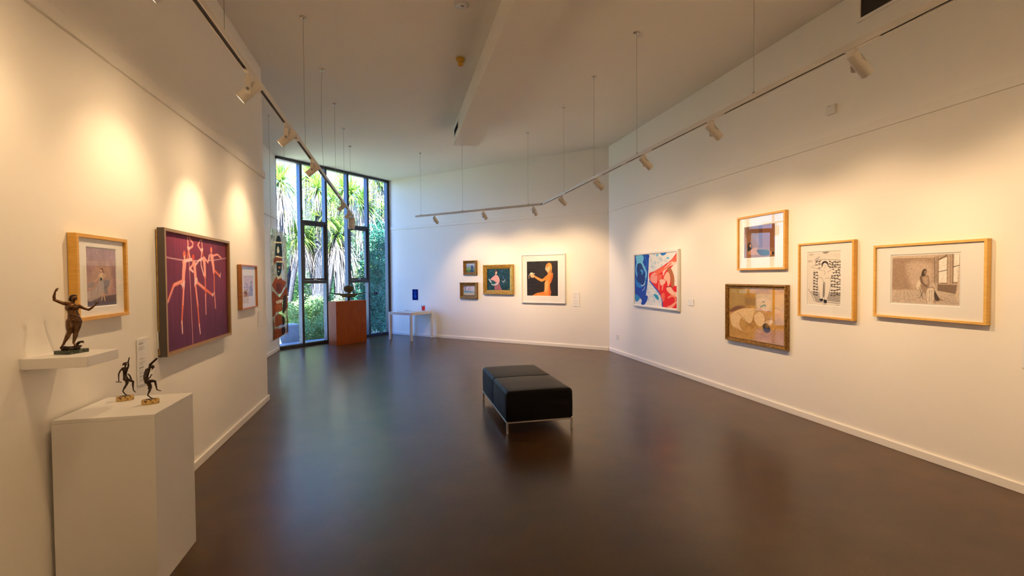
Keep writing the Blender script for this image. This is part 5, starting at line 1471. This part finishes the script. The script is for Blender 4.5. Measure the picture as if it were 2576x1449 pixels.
def spotlight():
    """Cylinder head on a side arm; head points to local +x and down."""
    t = thing('track_spotlight', '', 'spotlight')
    b = MB(); b.box(-.0125,.0125,-.12,.09,-.003,.010); b.lathe([(.014,0),(.014,-.020),(.011,-.026)], 16, 0, Matrix.Translation((0,.03,-.004))); b.build('adaptor', M_fitting, t, bevel=.002)
    b = MB(); b.box(-.018,.018,.016,.047,-.034,-.027); b.prism([(-.018,.041),(.018,.041),(.018,.046),(-.018,.046)], -.138, -.027); b.build('arm', M_fitting, t, bevel=.003)
    piv = Vector((.0,0,-.105)); ax = Vector((.745,0,-.667)).normalized()
    M = Matrix.Translation(piv) @ ax.to_track_quat('Z','Y').to_matrix().to_4x4()
    b = MB(); b.lathe([(.030,-.082),(.0345,-.079),(.0355,-.074),(.0355,.078),(.034,.080),(.032,.080),(.031,.060),(.028,.050)], 32, 0, M); hd = b.build('lamp_head', M_fitting, t, smooth=True)
    e = hd.modifiers.new('e','EDGE_SPLIT'); e.split_angle = .7
    b = MB(); b.lathe([(.031,.053),(.001,.055)], 24, 0, M); b.build('lens', M_lens, hd)
    b = MB()
    for i in range(9):
        for j in range(7):
            a = (j-3)*.16+(.08 if i % 2 else 0)
            if abs(i-4)/4.5 + abs(a)/.62 > 1.15: continue
            for sgn in (1, -1):
                c = sgn*1.12+a; z = -.055+i*.0075; r = .0359
                # small dark discs lying on the cylinder
                vs = []
                for k in range(6):
                    ca, dz = c+.055*math.cos(k*math.pi/3), z+.0021*math.sin(k*math.pi/3)
                    vs.append(M @ Vector((r*math.sin(ca)*1, r*math.cos(ca), dz)))
                b.add(vs, [tuple(range(6))])
    b.build('vent_grille', M_perf, hd)
    b = MB(); b.lathe([(.010,0),(.010,.008)], 14, 0, Matrix.Translation((0,.046,-.105)) @ Matrix.Rotation(-math.pi/2,4,'X')); b.build('pivot_knob', M_grey, t)
    return t, piv, ax
spot0, SP_PIV, SP_AX = spotlight()
spot_used = False
def place_spot(x, y, rz, label, watts, group, tilt=.02, size=90, blend=.7, yaw=0):
    global spot_used
    t = copy_tree(spot0) if spot_used else spot0
    spot_used = True
    t.location = (x, y, TZ0); t.rotation_euler = (0,0,rz+yaw); t['label'] = label; t['group'] = group
    L = bpy.data.lights.new('spot_lamp','SPOT'); L.energy = watts; L.color = LAMP_COL; L.spot_size = math.radians(size); L.spot_blend = blend; L.shadow_soft_size = .022
    o = bpy.data.objects.new('spot_lamp', L); COL.objects.link(o); o.parent = t
    a = Vector((SP_AX.x, 0, SP_AX.z)); 
    if tilt: a = Matrix.Rotation(tilt,3,'Y') @ a
    o.location = SP_PIV + SP_AX*.066; o.rotation_euler = a.to_track_quat('-Z','Y').to_euler()
    # added wide fill light, standing in for lamp spill to lift the room's ambient
    K = bpy.data.lights.new('ambient_fill','SPOT'); K.energy = AMBIENT_FILL*(.85 if group.endswith('left track') else 1); K.color = LAMP_COL; K.spot_size = math.radians(175); K.spot_blend = 1; K.shadow_soft_size = .03
    q = bpy.data.objects.new('ambient_fill', K); COL.objects.link(q); q.parent = t; q.location = o.location; q.rotation_euler = o.rotation_euler
    return t
AMBIENT_FILL = 8.5
LAMP_COL = (1,.665,.36)
WR, WL, WB = 31, 20, 45
g = 'spotlights on the right track'
for y, lb in [(2.289,'white spotlight on the right track, nearest the camera and largest there'),(3.616,'second white spotlight from the near end of the right track'),(4.777,'third white spotlight along the right track, near the rail joiner'),(6.043,'fourth white spotlight along the right track'),(7.501,'last white spotlight on the right track before the bend')]:
    place_spot(XT, y, 0, lb, WR, g)
place_spot(XT, .75, 0, 'white spotlight on the right track beyond the picture edge', WR, g)
place_spot(XT, -.75, 0, 'added unseen fill spotlight on the right track behind the viewpoint', WR, g)  # unseen lamp added to raise the ambient light
g = 'spotlights on the back track'
for (x, y), lb, yw in [((.817,10.466),'white spotlight at the free left end of the back track',0),((1.725,9.558),'middle white spotlight of the back track',0),((2.54,8.743),'white spotlight on the back track beside the bend',0)]:
    place_spot(x, y, math.pi/4, lb, WB, g, yaw=yw)
g = 'spotlights on the left track'
for y, lb in [(3.48,'white spotlight on the left track, nearest the camera and largest there'),(4.57,'second white spotlight along the left track'),(5.859,'third white spotlight along the left track, before the window'),(8.819,'fourth white spotlight along the left track, against the window'),(9.915,'last white spotlight on the left track, above the white cylinder camera')]:
    place_spot(-.925, y, math.pi, lb, WL*{3.48:.6,4.57:1.45,5.859:.85}.get(y,.5), g, size=62 if y == 4.57 else 92, blend=.9, tilt=.2)
place_spot(-.925, 2.30, math.pi, 'white spotlight on the left track beyond the upper picture edge', WL*.36, g, size=100, blend=1, tilt=.2)
for y, lb in ((1.1,'added unseen fill spotlight on the left track level with the viewpoint'),(-.2,'added unseen fill spotlight on the left track behind the viewpoint')):  # both out of view, added as ambient fill
    place_spot(-.925, y, math.pi, lb, WL*1.0, g, tilt=.2)
for y, lb in ((-1.6,'added unseen fill spotlight near the rear end of the left track'),(-2.7,'last added unseen fill spotlight at the rear end of the left track')):  # extra unseen pair, added so the rear walls bounce light forward
    place_spot(-.925, y, math.pi, lb, WL*1.6, g)
g = 'spotlights on the right track'
for y, lb in ((-1.7,'added unseen fill spotlight near the rear end of the right track'),(-2.7,'last added unseen fill spotlight at the rear end of the right track')):  # matching unseen pair on this side, added for bounce light
    place_spot(XT, y, 0, lb, WR*1.5, g)
# camera hanging from the end of the left track
t = thing('security_camera', 'white cylindrical camera with dark lens hanging at the end of the left track', 'camera', (-.925, 10.56, TZ0))
b = MB(); b.box(-.015,.015,-.04,.04,-.012,.008); b.lathe([(.014,-.012),(.012,-.075)], 14); b.build('mount', M_fitting, t, bevel=.002)
b = MB(); b.lathe([(.066,-.070),(.070,-.075),(.070,-.285),(.062,-.30),(.040,-.318)], 32); h_ = b.build('housing', M_fitting, t, smooth=True)
b = MB(); b.lathe([(.0705,-.118),(.0712,-.121),(.0705,-.124)], 32); b.build('seam_ring', M_grey, t)
b = MB(); b.ellipsoid((0,0,-.320),(.036,.036,.020)); b.build('lens_dome', M_dark, t, smooth=True)
b = MB()
for k in range(5):
    a = -2.6+k*.4; M = Matrix.Translation((.0702*math.cos(a),.0702*math.sin(a),-.095)) @ Matrix.Rotation(a,4,'Z'); b.box(-.001,.001,-.006,.006,-.006,.006,0,M)
b.build('vent_grille', M_perf, t)
# ------------------------------------------------------------------ the garden outside
rg = random.Random(21)
M_leafA = leaf_mat('strap_leaf', (.17,.30,.035), (.34,.46,.08), .4)
M_dead = leaf_mat('dead_leaf', (.40,.30,.24), (.62,.50,.42), .25)
M_shrubD = leaf_mat('shade_toned_dark_leaf', (.012,.085,.05), (.03,.17,.085), .25)  # dark green, with the shade side worked into the leaf colour
M_shrubL = leaf_mat('sun_toned_pale_leaf', (.16,.32,.09), (.40,.50,.22), .4)  # leaf colour raised pale to stand in for overexposing sunlight
M_shrubM = leaf_mat('mid_shrub_leaf', (.05,.17,.045), (.13,.29,.07), .35)
M_bark = mat('grey_bark', (.018,.018,.023), .9, noise=(14,(.045,.042,.046),(4,4,.6)), bump=(20,.8,.02))
M_stem = mat('brown_stem', (.12,.08,.05), .85)
M_soil = mat('garden_soil', (.12,.16,.06), .95, noise=(1.5,(.28,.26,.18)), bump=(8,.6,.03))
M_paveo = mat('dark_paving', (.16,.19,.23), .7, noise=(5,(.22,.25,.29)))
gd = [(CX+.6,CY+.6),(XN-1.2,YN-.55),(-24,12),(-24,44),(16,44),(12,24)]
b = MB(); b.prism(gd, -.32, -.22); struct(b.build('ground', M_soil), 'planted ground outside the window')
def outw(u, d): return ((u-(PW*S+d))*S, (u+(PW*S+d))*S)     # point outside the window wall, d metres out
b = MB(); b.prism([outw(5.6,.09),outw(10.0,.09),outw(10.0,.8),outw(7.9,1.05),outw(5.6,1.15)], -.21, -.03); struct(b.build('paving', M_paveo), 'strip of dark paving outside the window')
b = MB(); b.prism([outw(4.4,1.15),outw(7.72,1.2),outw(7.82,1.55),outw(4.4,1.6)], -.2, .41); o = b.build('garden_wall', M_conc, bevel=.02); tag(o,'low grey concrete wall just outside the left window pane','wall')

def strap_crown(n, L, seed, up=1.25, low=-.5, w=.042):
    r = random.Random(seed); b = MB()
    for i in range(n):
        q = i/n; el = up+(low-up)*q+r.uniform(-.18,.18); az = r.uniform(0,2*math.pi); ln = L*r.uniform(.8,1.1)*(.85 if q < .15 else 1)
        p = Vector((0,0,.10*(1-q))); d = Vector((math.cos(az)*math.cos(el), math.sin(az)*math.cos(el), math.sin(el)))
        side = Vector((-math.sin(az), math.cos(az), 0)); droop = r.uniform(.16,.42)*(1+q*.6); vs = []; ns = 6
        for k in range(ns+1):
            t_ = k/ns; ww = w*(.55+.9*t_ if t_ < .4 else .91*(1-((t_-.4)/.6)**1.6)+.03)
            vs += [p-side*ww/2, p+side*ww/2]
            d = (d+Vector((0,0,-droop*t_))).normalized(); p = p+d*ln/ns
        b.add(vs, [(2*k,2*k+1,2*k+3,2*k+2) for k in range(ns)])
    return b
def dead_skirt(n, L, seed):
    r = random.Random(seed); b = MB()
    for i in range(n):
        az = r.uniform(0,2*math.pi); R = r.uniform(.08,.34); z = r.uniform(-.35,.0); ln = L*r.uniform(.5,1.1)
        p = Vector((R*.5*math.cos(az), R*.5*math.sin(az), z)); d = Vector((math.cos(az)*.7, math.sin(az)*.7, r.uniform(-.5,.2))).normalized()
        side = Vector((-math.sin(az), math.cos(az), r.uniform(-.3,.3))).normalized(); vs = []; ns = 5; w = r.uniform(.012,.026)
        for k in range(ns+1):
            vs += [p-side*w/2*(1-.6*k/ns), p+side*w/2*(1-.6*k/ns)]
            d = (d+Vector((r.uniform(-.15,.15),r.uniform(-.15,.15),-.55))).normalized(); p = p+d*ln/ns
        b.add(vs, [(2*k,2*k+1,2*k+3,2*k+2) for k in range(ns)])
    return b
CROWN = []; SKIRT = []
def mesh_of(b, m, name):
    o = b.build(name, m); me = o.data; bpy.data.objects.remove(o); return me
for sd in range(3): CROWN.append(mesh_of(strap_crown(190, .95, 40+sd), M_leafA, 'crown'))
for sd in range(2): SKIRT.append(mesh_of(dead_skirt(170, 1.25, 60+sd), M_dead, 'dead_leaf_skirt'))
def inst(name, me, parent, loc, rz=0, s=1.0, tilt=0):
    o = bpy.data.objects.new(name, me); COL.objects.link(o); o.parent = parent; o.location = loc; o.rotation_euler = (tilt,0,rz); o.scale = (s,s,s); return o
def cabbage_tree(label, x, y, heads, r=.13):
    """heads: (dx, dy, z, scale, skirt length or 0)"""
    t = thing('cabbage_tree', label, 'tree', (x, y, -.22), 0, 'cabbage trees outside the window')
    for i, (dx, dy, z, s_, sk) in enumerate(heads):
        b = MB(); fork = min(1.3, z*.4)
        base = [(0,0,0),(rg.uniform(-.04,.04),rg.uniform(-.04,.04),fork*.6),(dx*.15,dy*.15,fork)] if i == 0 else [(0,0,fork*.8),(dx*.2,dy*.2,fork)]
        pts = base+[(dx*.6,dy*.6,fork+(z-fork)*.55),(dx,dy,z+.2)]
        rs = [r*(1.5-.9*k/(len(pts)-1)) for k in range(len(pts))]
        b.tube(pts, rs, 10); b.build('trunk' if i == 0 else 'branch', M_bark, t, smooth=True)
        inst('crown', CROWN[(i+int(x*7)) % 3], t, (dx,dy,z+.22), rg.uniform(0,6), s_, rg.uniform(-.12,.12))
        if sk: inst('dead_leaf_skirt', SKIRT[i % 2], t, (dx,dy,z+.14), rg.uniform(0,6), sk)
    return t
cabbage_tree('cabbage tree with tall rosette crown seen in the left window pane', -3.30, 15.25, [(0,0,4.40,.9,1.15),(.35,.75,2.85,.85,.7),(-.6,.3,3.4,.9,1.0)])
cabbage_tree('cabbage tree whose crown fills the top of the second window pane', -2.40, 16.1, [(0,.0,4.35,.95,.5),(.12,.15,3.45,.9,.5),(-.35,.5,2.75,.85,.9),(.7,.9,4.5,.95,.7)])
cabbage_tree('cabbage tree with shaggy dead skirt and thick trunk behind the carved sculpture', -1.86, 16.75, [(-.06,-.15,3.0,.95,1.35),(.35,.3,4.35,.95,.6)], .17)
cabbage_tree('cabbage tree with crowns in the upper part of the fourth window pane', -1.15, 17.7, [(.0,.0,4.1,1.0,1.4),(.3,.6,5.3,1.0,.8)], .15)
cabbage_tree('slender cabbage tree at the top of the right-hand window pane', -.55, 18.6, [(0,0,5.0,.95,1.0),(.25,-.3,4.0,.85,1.2)])
cabbage_tree('taller cabbage tree further back behind the second window pane', -3.2, 19.2, [(0,0,5.4,1.1,.9),(.8,.3,4.6,1.0,1.0),(-.8,.2,4.2,1.0,1.0)], .16)
cabbage_tree('distant cabbage tree behind the left window pane', -5.2, 18.3, [(0,0,4.3,1.05,1.1),(.6,.4,5.0,1.0,.8),(-.6,.5,3.5,.9,.9)])
cabbage_tree('young cabbage tree with low green crown in the fourth window pane', -.95, 16.3, [(0,0,1.75,.6,0)], .07)

def leaf_cloud(n, seed, ll, lw, w, h):
    """Leaves on rounded clumps filling a bush w across and h tall (real sizes)."""
    r = random.Random(seed); b = MB(); lumps = max(10, int(9*h/w*1.6)); L = []
    for _ in range(lumps):
        z = r.uniform(.1,.93); q = (1-abs(z-.45)*1.1)*w*.62
        L.append((Vector((r.uniform(-q,q), r.uniform(-q,q), z*h)), r.uniform(.22,.4)*min(w,.75*h)))
    for i in range(n):
        c, R = r.choice(L); v = Vector((r.gauss(0,1),r.gauss(0,1),r.gauss(0,1))).normalized(); p = c+v*R*r.uniform(.7,1.05)
        if p.z < 0: p.z = abs(p.z)*.4
        d = (v*.6+Vector((r.gauss(0,.6),r.gauss(0,.6),r.gauss(-.2,.5)))).normalized(); s_ = d.cross(Vector((r.gauss(0,1),r.gauss(0,1),r.gauss(0,1)))).normalized()
        a = ll*r.uniform(.7,1.2); q = lw*r.uniform(.8,1.2); nn = d.cross(s_)*q*.3
        b.add([p, p+d*a*.5-s_*q/2+nn, p+d*a, p+d*a*.5+s_*q/2+nn], [(0,1,2,3)])
    return b
SHM = {'dark':M_shrubD, 'light':M_shrubL, 'mid':M_shrubM}
def shrub(label, kind, x, y, w, h, i=0, z=-.22):
    t = thing('garden_shrub', label, 'shrub', (x, y, z), 0, 'shrubs outside the window')
    leaf_cloud(int(3200*w*max(h,.8)), 80+i, .085 if kind == 'dark' else .07, .040, w, h).build('foliage', SHM[kind], t)
    b = MB(); b.tube([(0,0,0),(.03*w,.02*w,h*.3),(-.04*w,.05*w,h*.62)], [.05*w,.035*w,.015*w], 7); b.build('stem', M_stem, t, smooth=True)
    return t
at = outw
sh = [('tall dark green shrub filling the right-hand window pane', 'dark', 10.85, 1.55, .85, 3.7),
      ('dark leafy shrub low in the right-hand window pane', 'dark', 10.45, 1.15, .5, 1.2),
      ('dark shrub behind the carved sculpture', 'dark', 11.3, 3.0, .8, 1.5),
      ('pale sunlit shrub low behind the second window pane', 'light', 9.25, 2.7, .95, 1.15),
      ('pale sunlit shrub low behind the left window pane', 'light', 8.35, 2.9, .9, 1.25),
      ('light shrub beside the thick cabbage tree trunk', 'light', 10.3, 2.9, .65, 1.2),
      ('green shrub under the cabbage tree in the left pane', 'mid', 9.3, 4.4, 1.0, 2.1),
      ('green shrub beyond the sunlit shrubs in the second pane', 'mid', 10.6, 5.0, 1.1, 1.9),
      ('green shrub behind the young cabbage tree', 'dark', 12.5, 4.6, 1.2, 2.4),
      ('tall dark shrub further back behind the right-hand pane', 'dark', 12.0, 2.9, 1.0, 4.2),
      ('small pale ground shrub by the paving strip', 'light', 8.9, 1.75, .5, .55),
      ('small pale ground shrub by the low concrete wall', 'light', 8.2, 1.95, .5, .65)]
for i, (lb, k, u, d, w, h) in enumerate(sh):
    x, y = at(u, d); shrub(lb, k, x, y, w, h, i)
fr = [('leftmost of the tall far trees closing the garden', 12.2, 9.5, 2.2, 4.3),('second tall far tree from the left closing the garden', 14.3, 9.0, 2.1, 4.8),('third tall far tree from the left closing the garden', 16.2, 9.0, 2.1, 5.4),('fourth tall far tree from the left closing the garden', 18.2, 8.5, 2.2, 6.2),('rightmost of the tall far trees closing the garden', 17.0, 5.5, 1.9, 5.6)]
for i, (lb, u, d, w, h) in enumerate(fr):
    x, y = at(u, d); t = thing('garden_tree', lb, 'tree', (x,y,-.22), 0, 'far trees closing the garden')
    leaf_cloud(9000, 95+i, .15, .08, w, h).build('foliage', M_shrubM, t)
    b = MB(); b.tube([(0,0,0),(.1,.05,h*.35),(0,.1,h*.6)], [.2,.15,.06], 8); b.build('trunk', M_bark, t, smooth=True)

# ------------------------------------------------------------------ daylight
w = bpy.data.worlds.new('sky'); scene.world = w; w.use_nodes = True; nt = w.node_tree; bg = nt.nodes['Background']
sk = nt.nodes.new('ShaderNodeTexSky'); sk.sky_type = 'NISHITA'; sk.sun_disc = False; sk.sun_elevation = math.radians(52); sk.sun_rotation = math.radians(120); sk.air_density = 1.3; sk.dust_density = 1.0; sk.ozone_density = 2.5
mxs = nt.nodes.new('ShaderNodeMix'); mxs.data_type = 'RGBA'; mxs.blend_type = 'MULTIPLY'; mxs.inputs[0].default_value = 1; mxs.inputs[7].default_value = (.52,.78,1.55,1)   # tungsten white balance
nt.links.new(sk.outputs['Color'], mxs.inputs[6]); nt.links.new(mxs.outputs[2], bg.inputs['Color']); bg.inputs['Strength'].default_value = SKY
sun = bpy.data.lights.new('sun','SUN'); sun.energy = SUN; sun.angle = math.radians(.53); sun.color = (.93,.97,1.08)
so = bpy.data.objects.new('sun', sun); COL.objects.link(so); so.location = (-6,4,14)
so.rotation_euler = Vector((.156,.650,-.74)).to_track_quat('-Z','Y').to_euler()
pt = bpy.data.lights.new('window_portal','AREA'); pt.shape = 'RECTANGLE'; pt.size = 3.4; pt.size_y = 4.35; pt.cycles.is_portal = True
po = bpy.data.objects.new('window_portal', pt); COL.objects.link(po); po.location = on_wall('window', uc, 2.17, -.12)
po.rotation_euler = Vector((S,-S,0)).to_track_quat('-Z','Z').to_euler()

# ------------------------------------------------------------------ camera and view
cam = bpy.data.cameras.new('camera'); cam.sensor_width = 36; cam.sensor_fit = 'HORIZONTAL'; cam.lens = 36*1204.627/2576; cam.clip_start = .05; cam.clip_end = 200
co = bpy.data.objects.new('camera', cam); COL.objects.link(co); scene.camera = co
yaw, pitch, roll = .23418, -.02393, -.00876
fw = Vector((math.sin(yaw)*math.cos(pitch), math.cos(yaw)*math.cos(pitch), math.sin(pitch))); rt = Vector((math.cos(yaw),-math.sin(yaw),0)); up = rt.cross(fw)
r2 = rt*math.cos(roll)+up*math.sin(roll); u2 = up*math.cos(roll)-rt*math.sin(roll)
co.matrix_world = Matrix(((r2.x,u2.x,-fw.x,0),(r2.y,u2.y,-fw.y,0),(r2.z,u2.z,-fw.z,1.6),(0,0,0,1)))
scene.view_settings.view_transform = 'Standard'; scene.view_settings.look = 'None'; scene.view_settings.gamma = 1; scene.view_settings.use_curve_mapping = False
scene.view_settings.exposure = EXPO
cy = scene.cycles
cy.use_denoising = True; cy.use_adaptive_sampling = True; cy.adaptive_threshold = .025; cy.adaptive_min_samples = 16; cy.max_bounces = 7; cy.diffuse_bounces = 5; cy.glossy_bounces = 4; cy.transparent_max_bounces = 12; cy.transmission_bounces = 4
cy.sample_clamp_indirect = 8; cy.caustics_reflective = False; cy.caustics_refractive = False
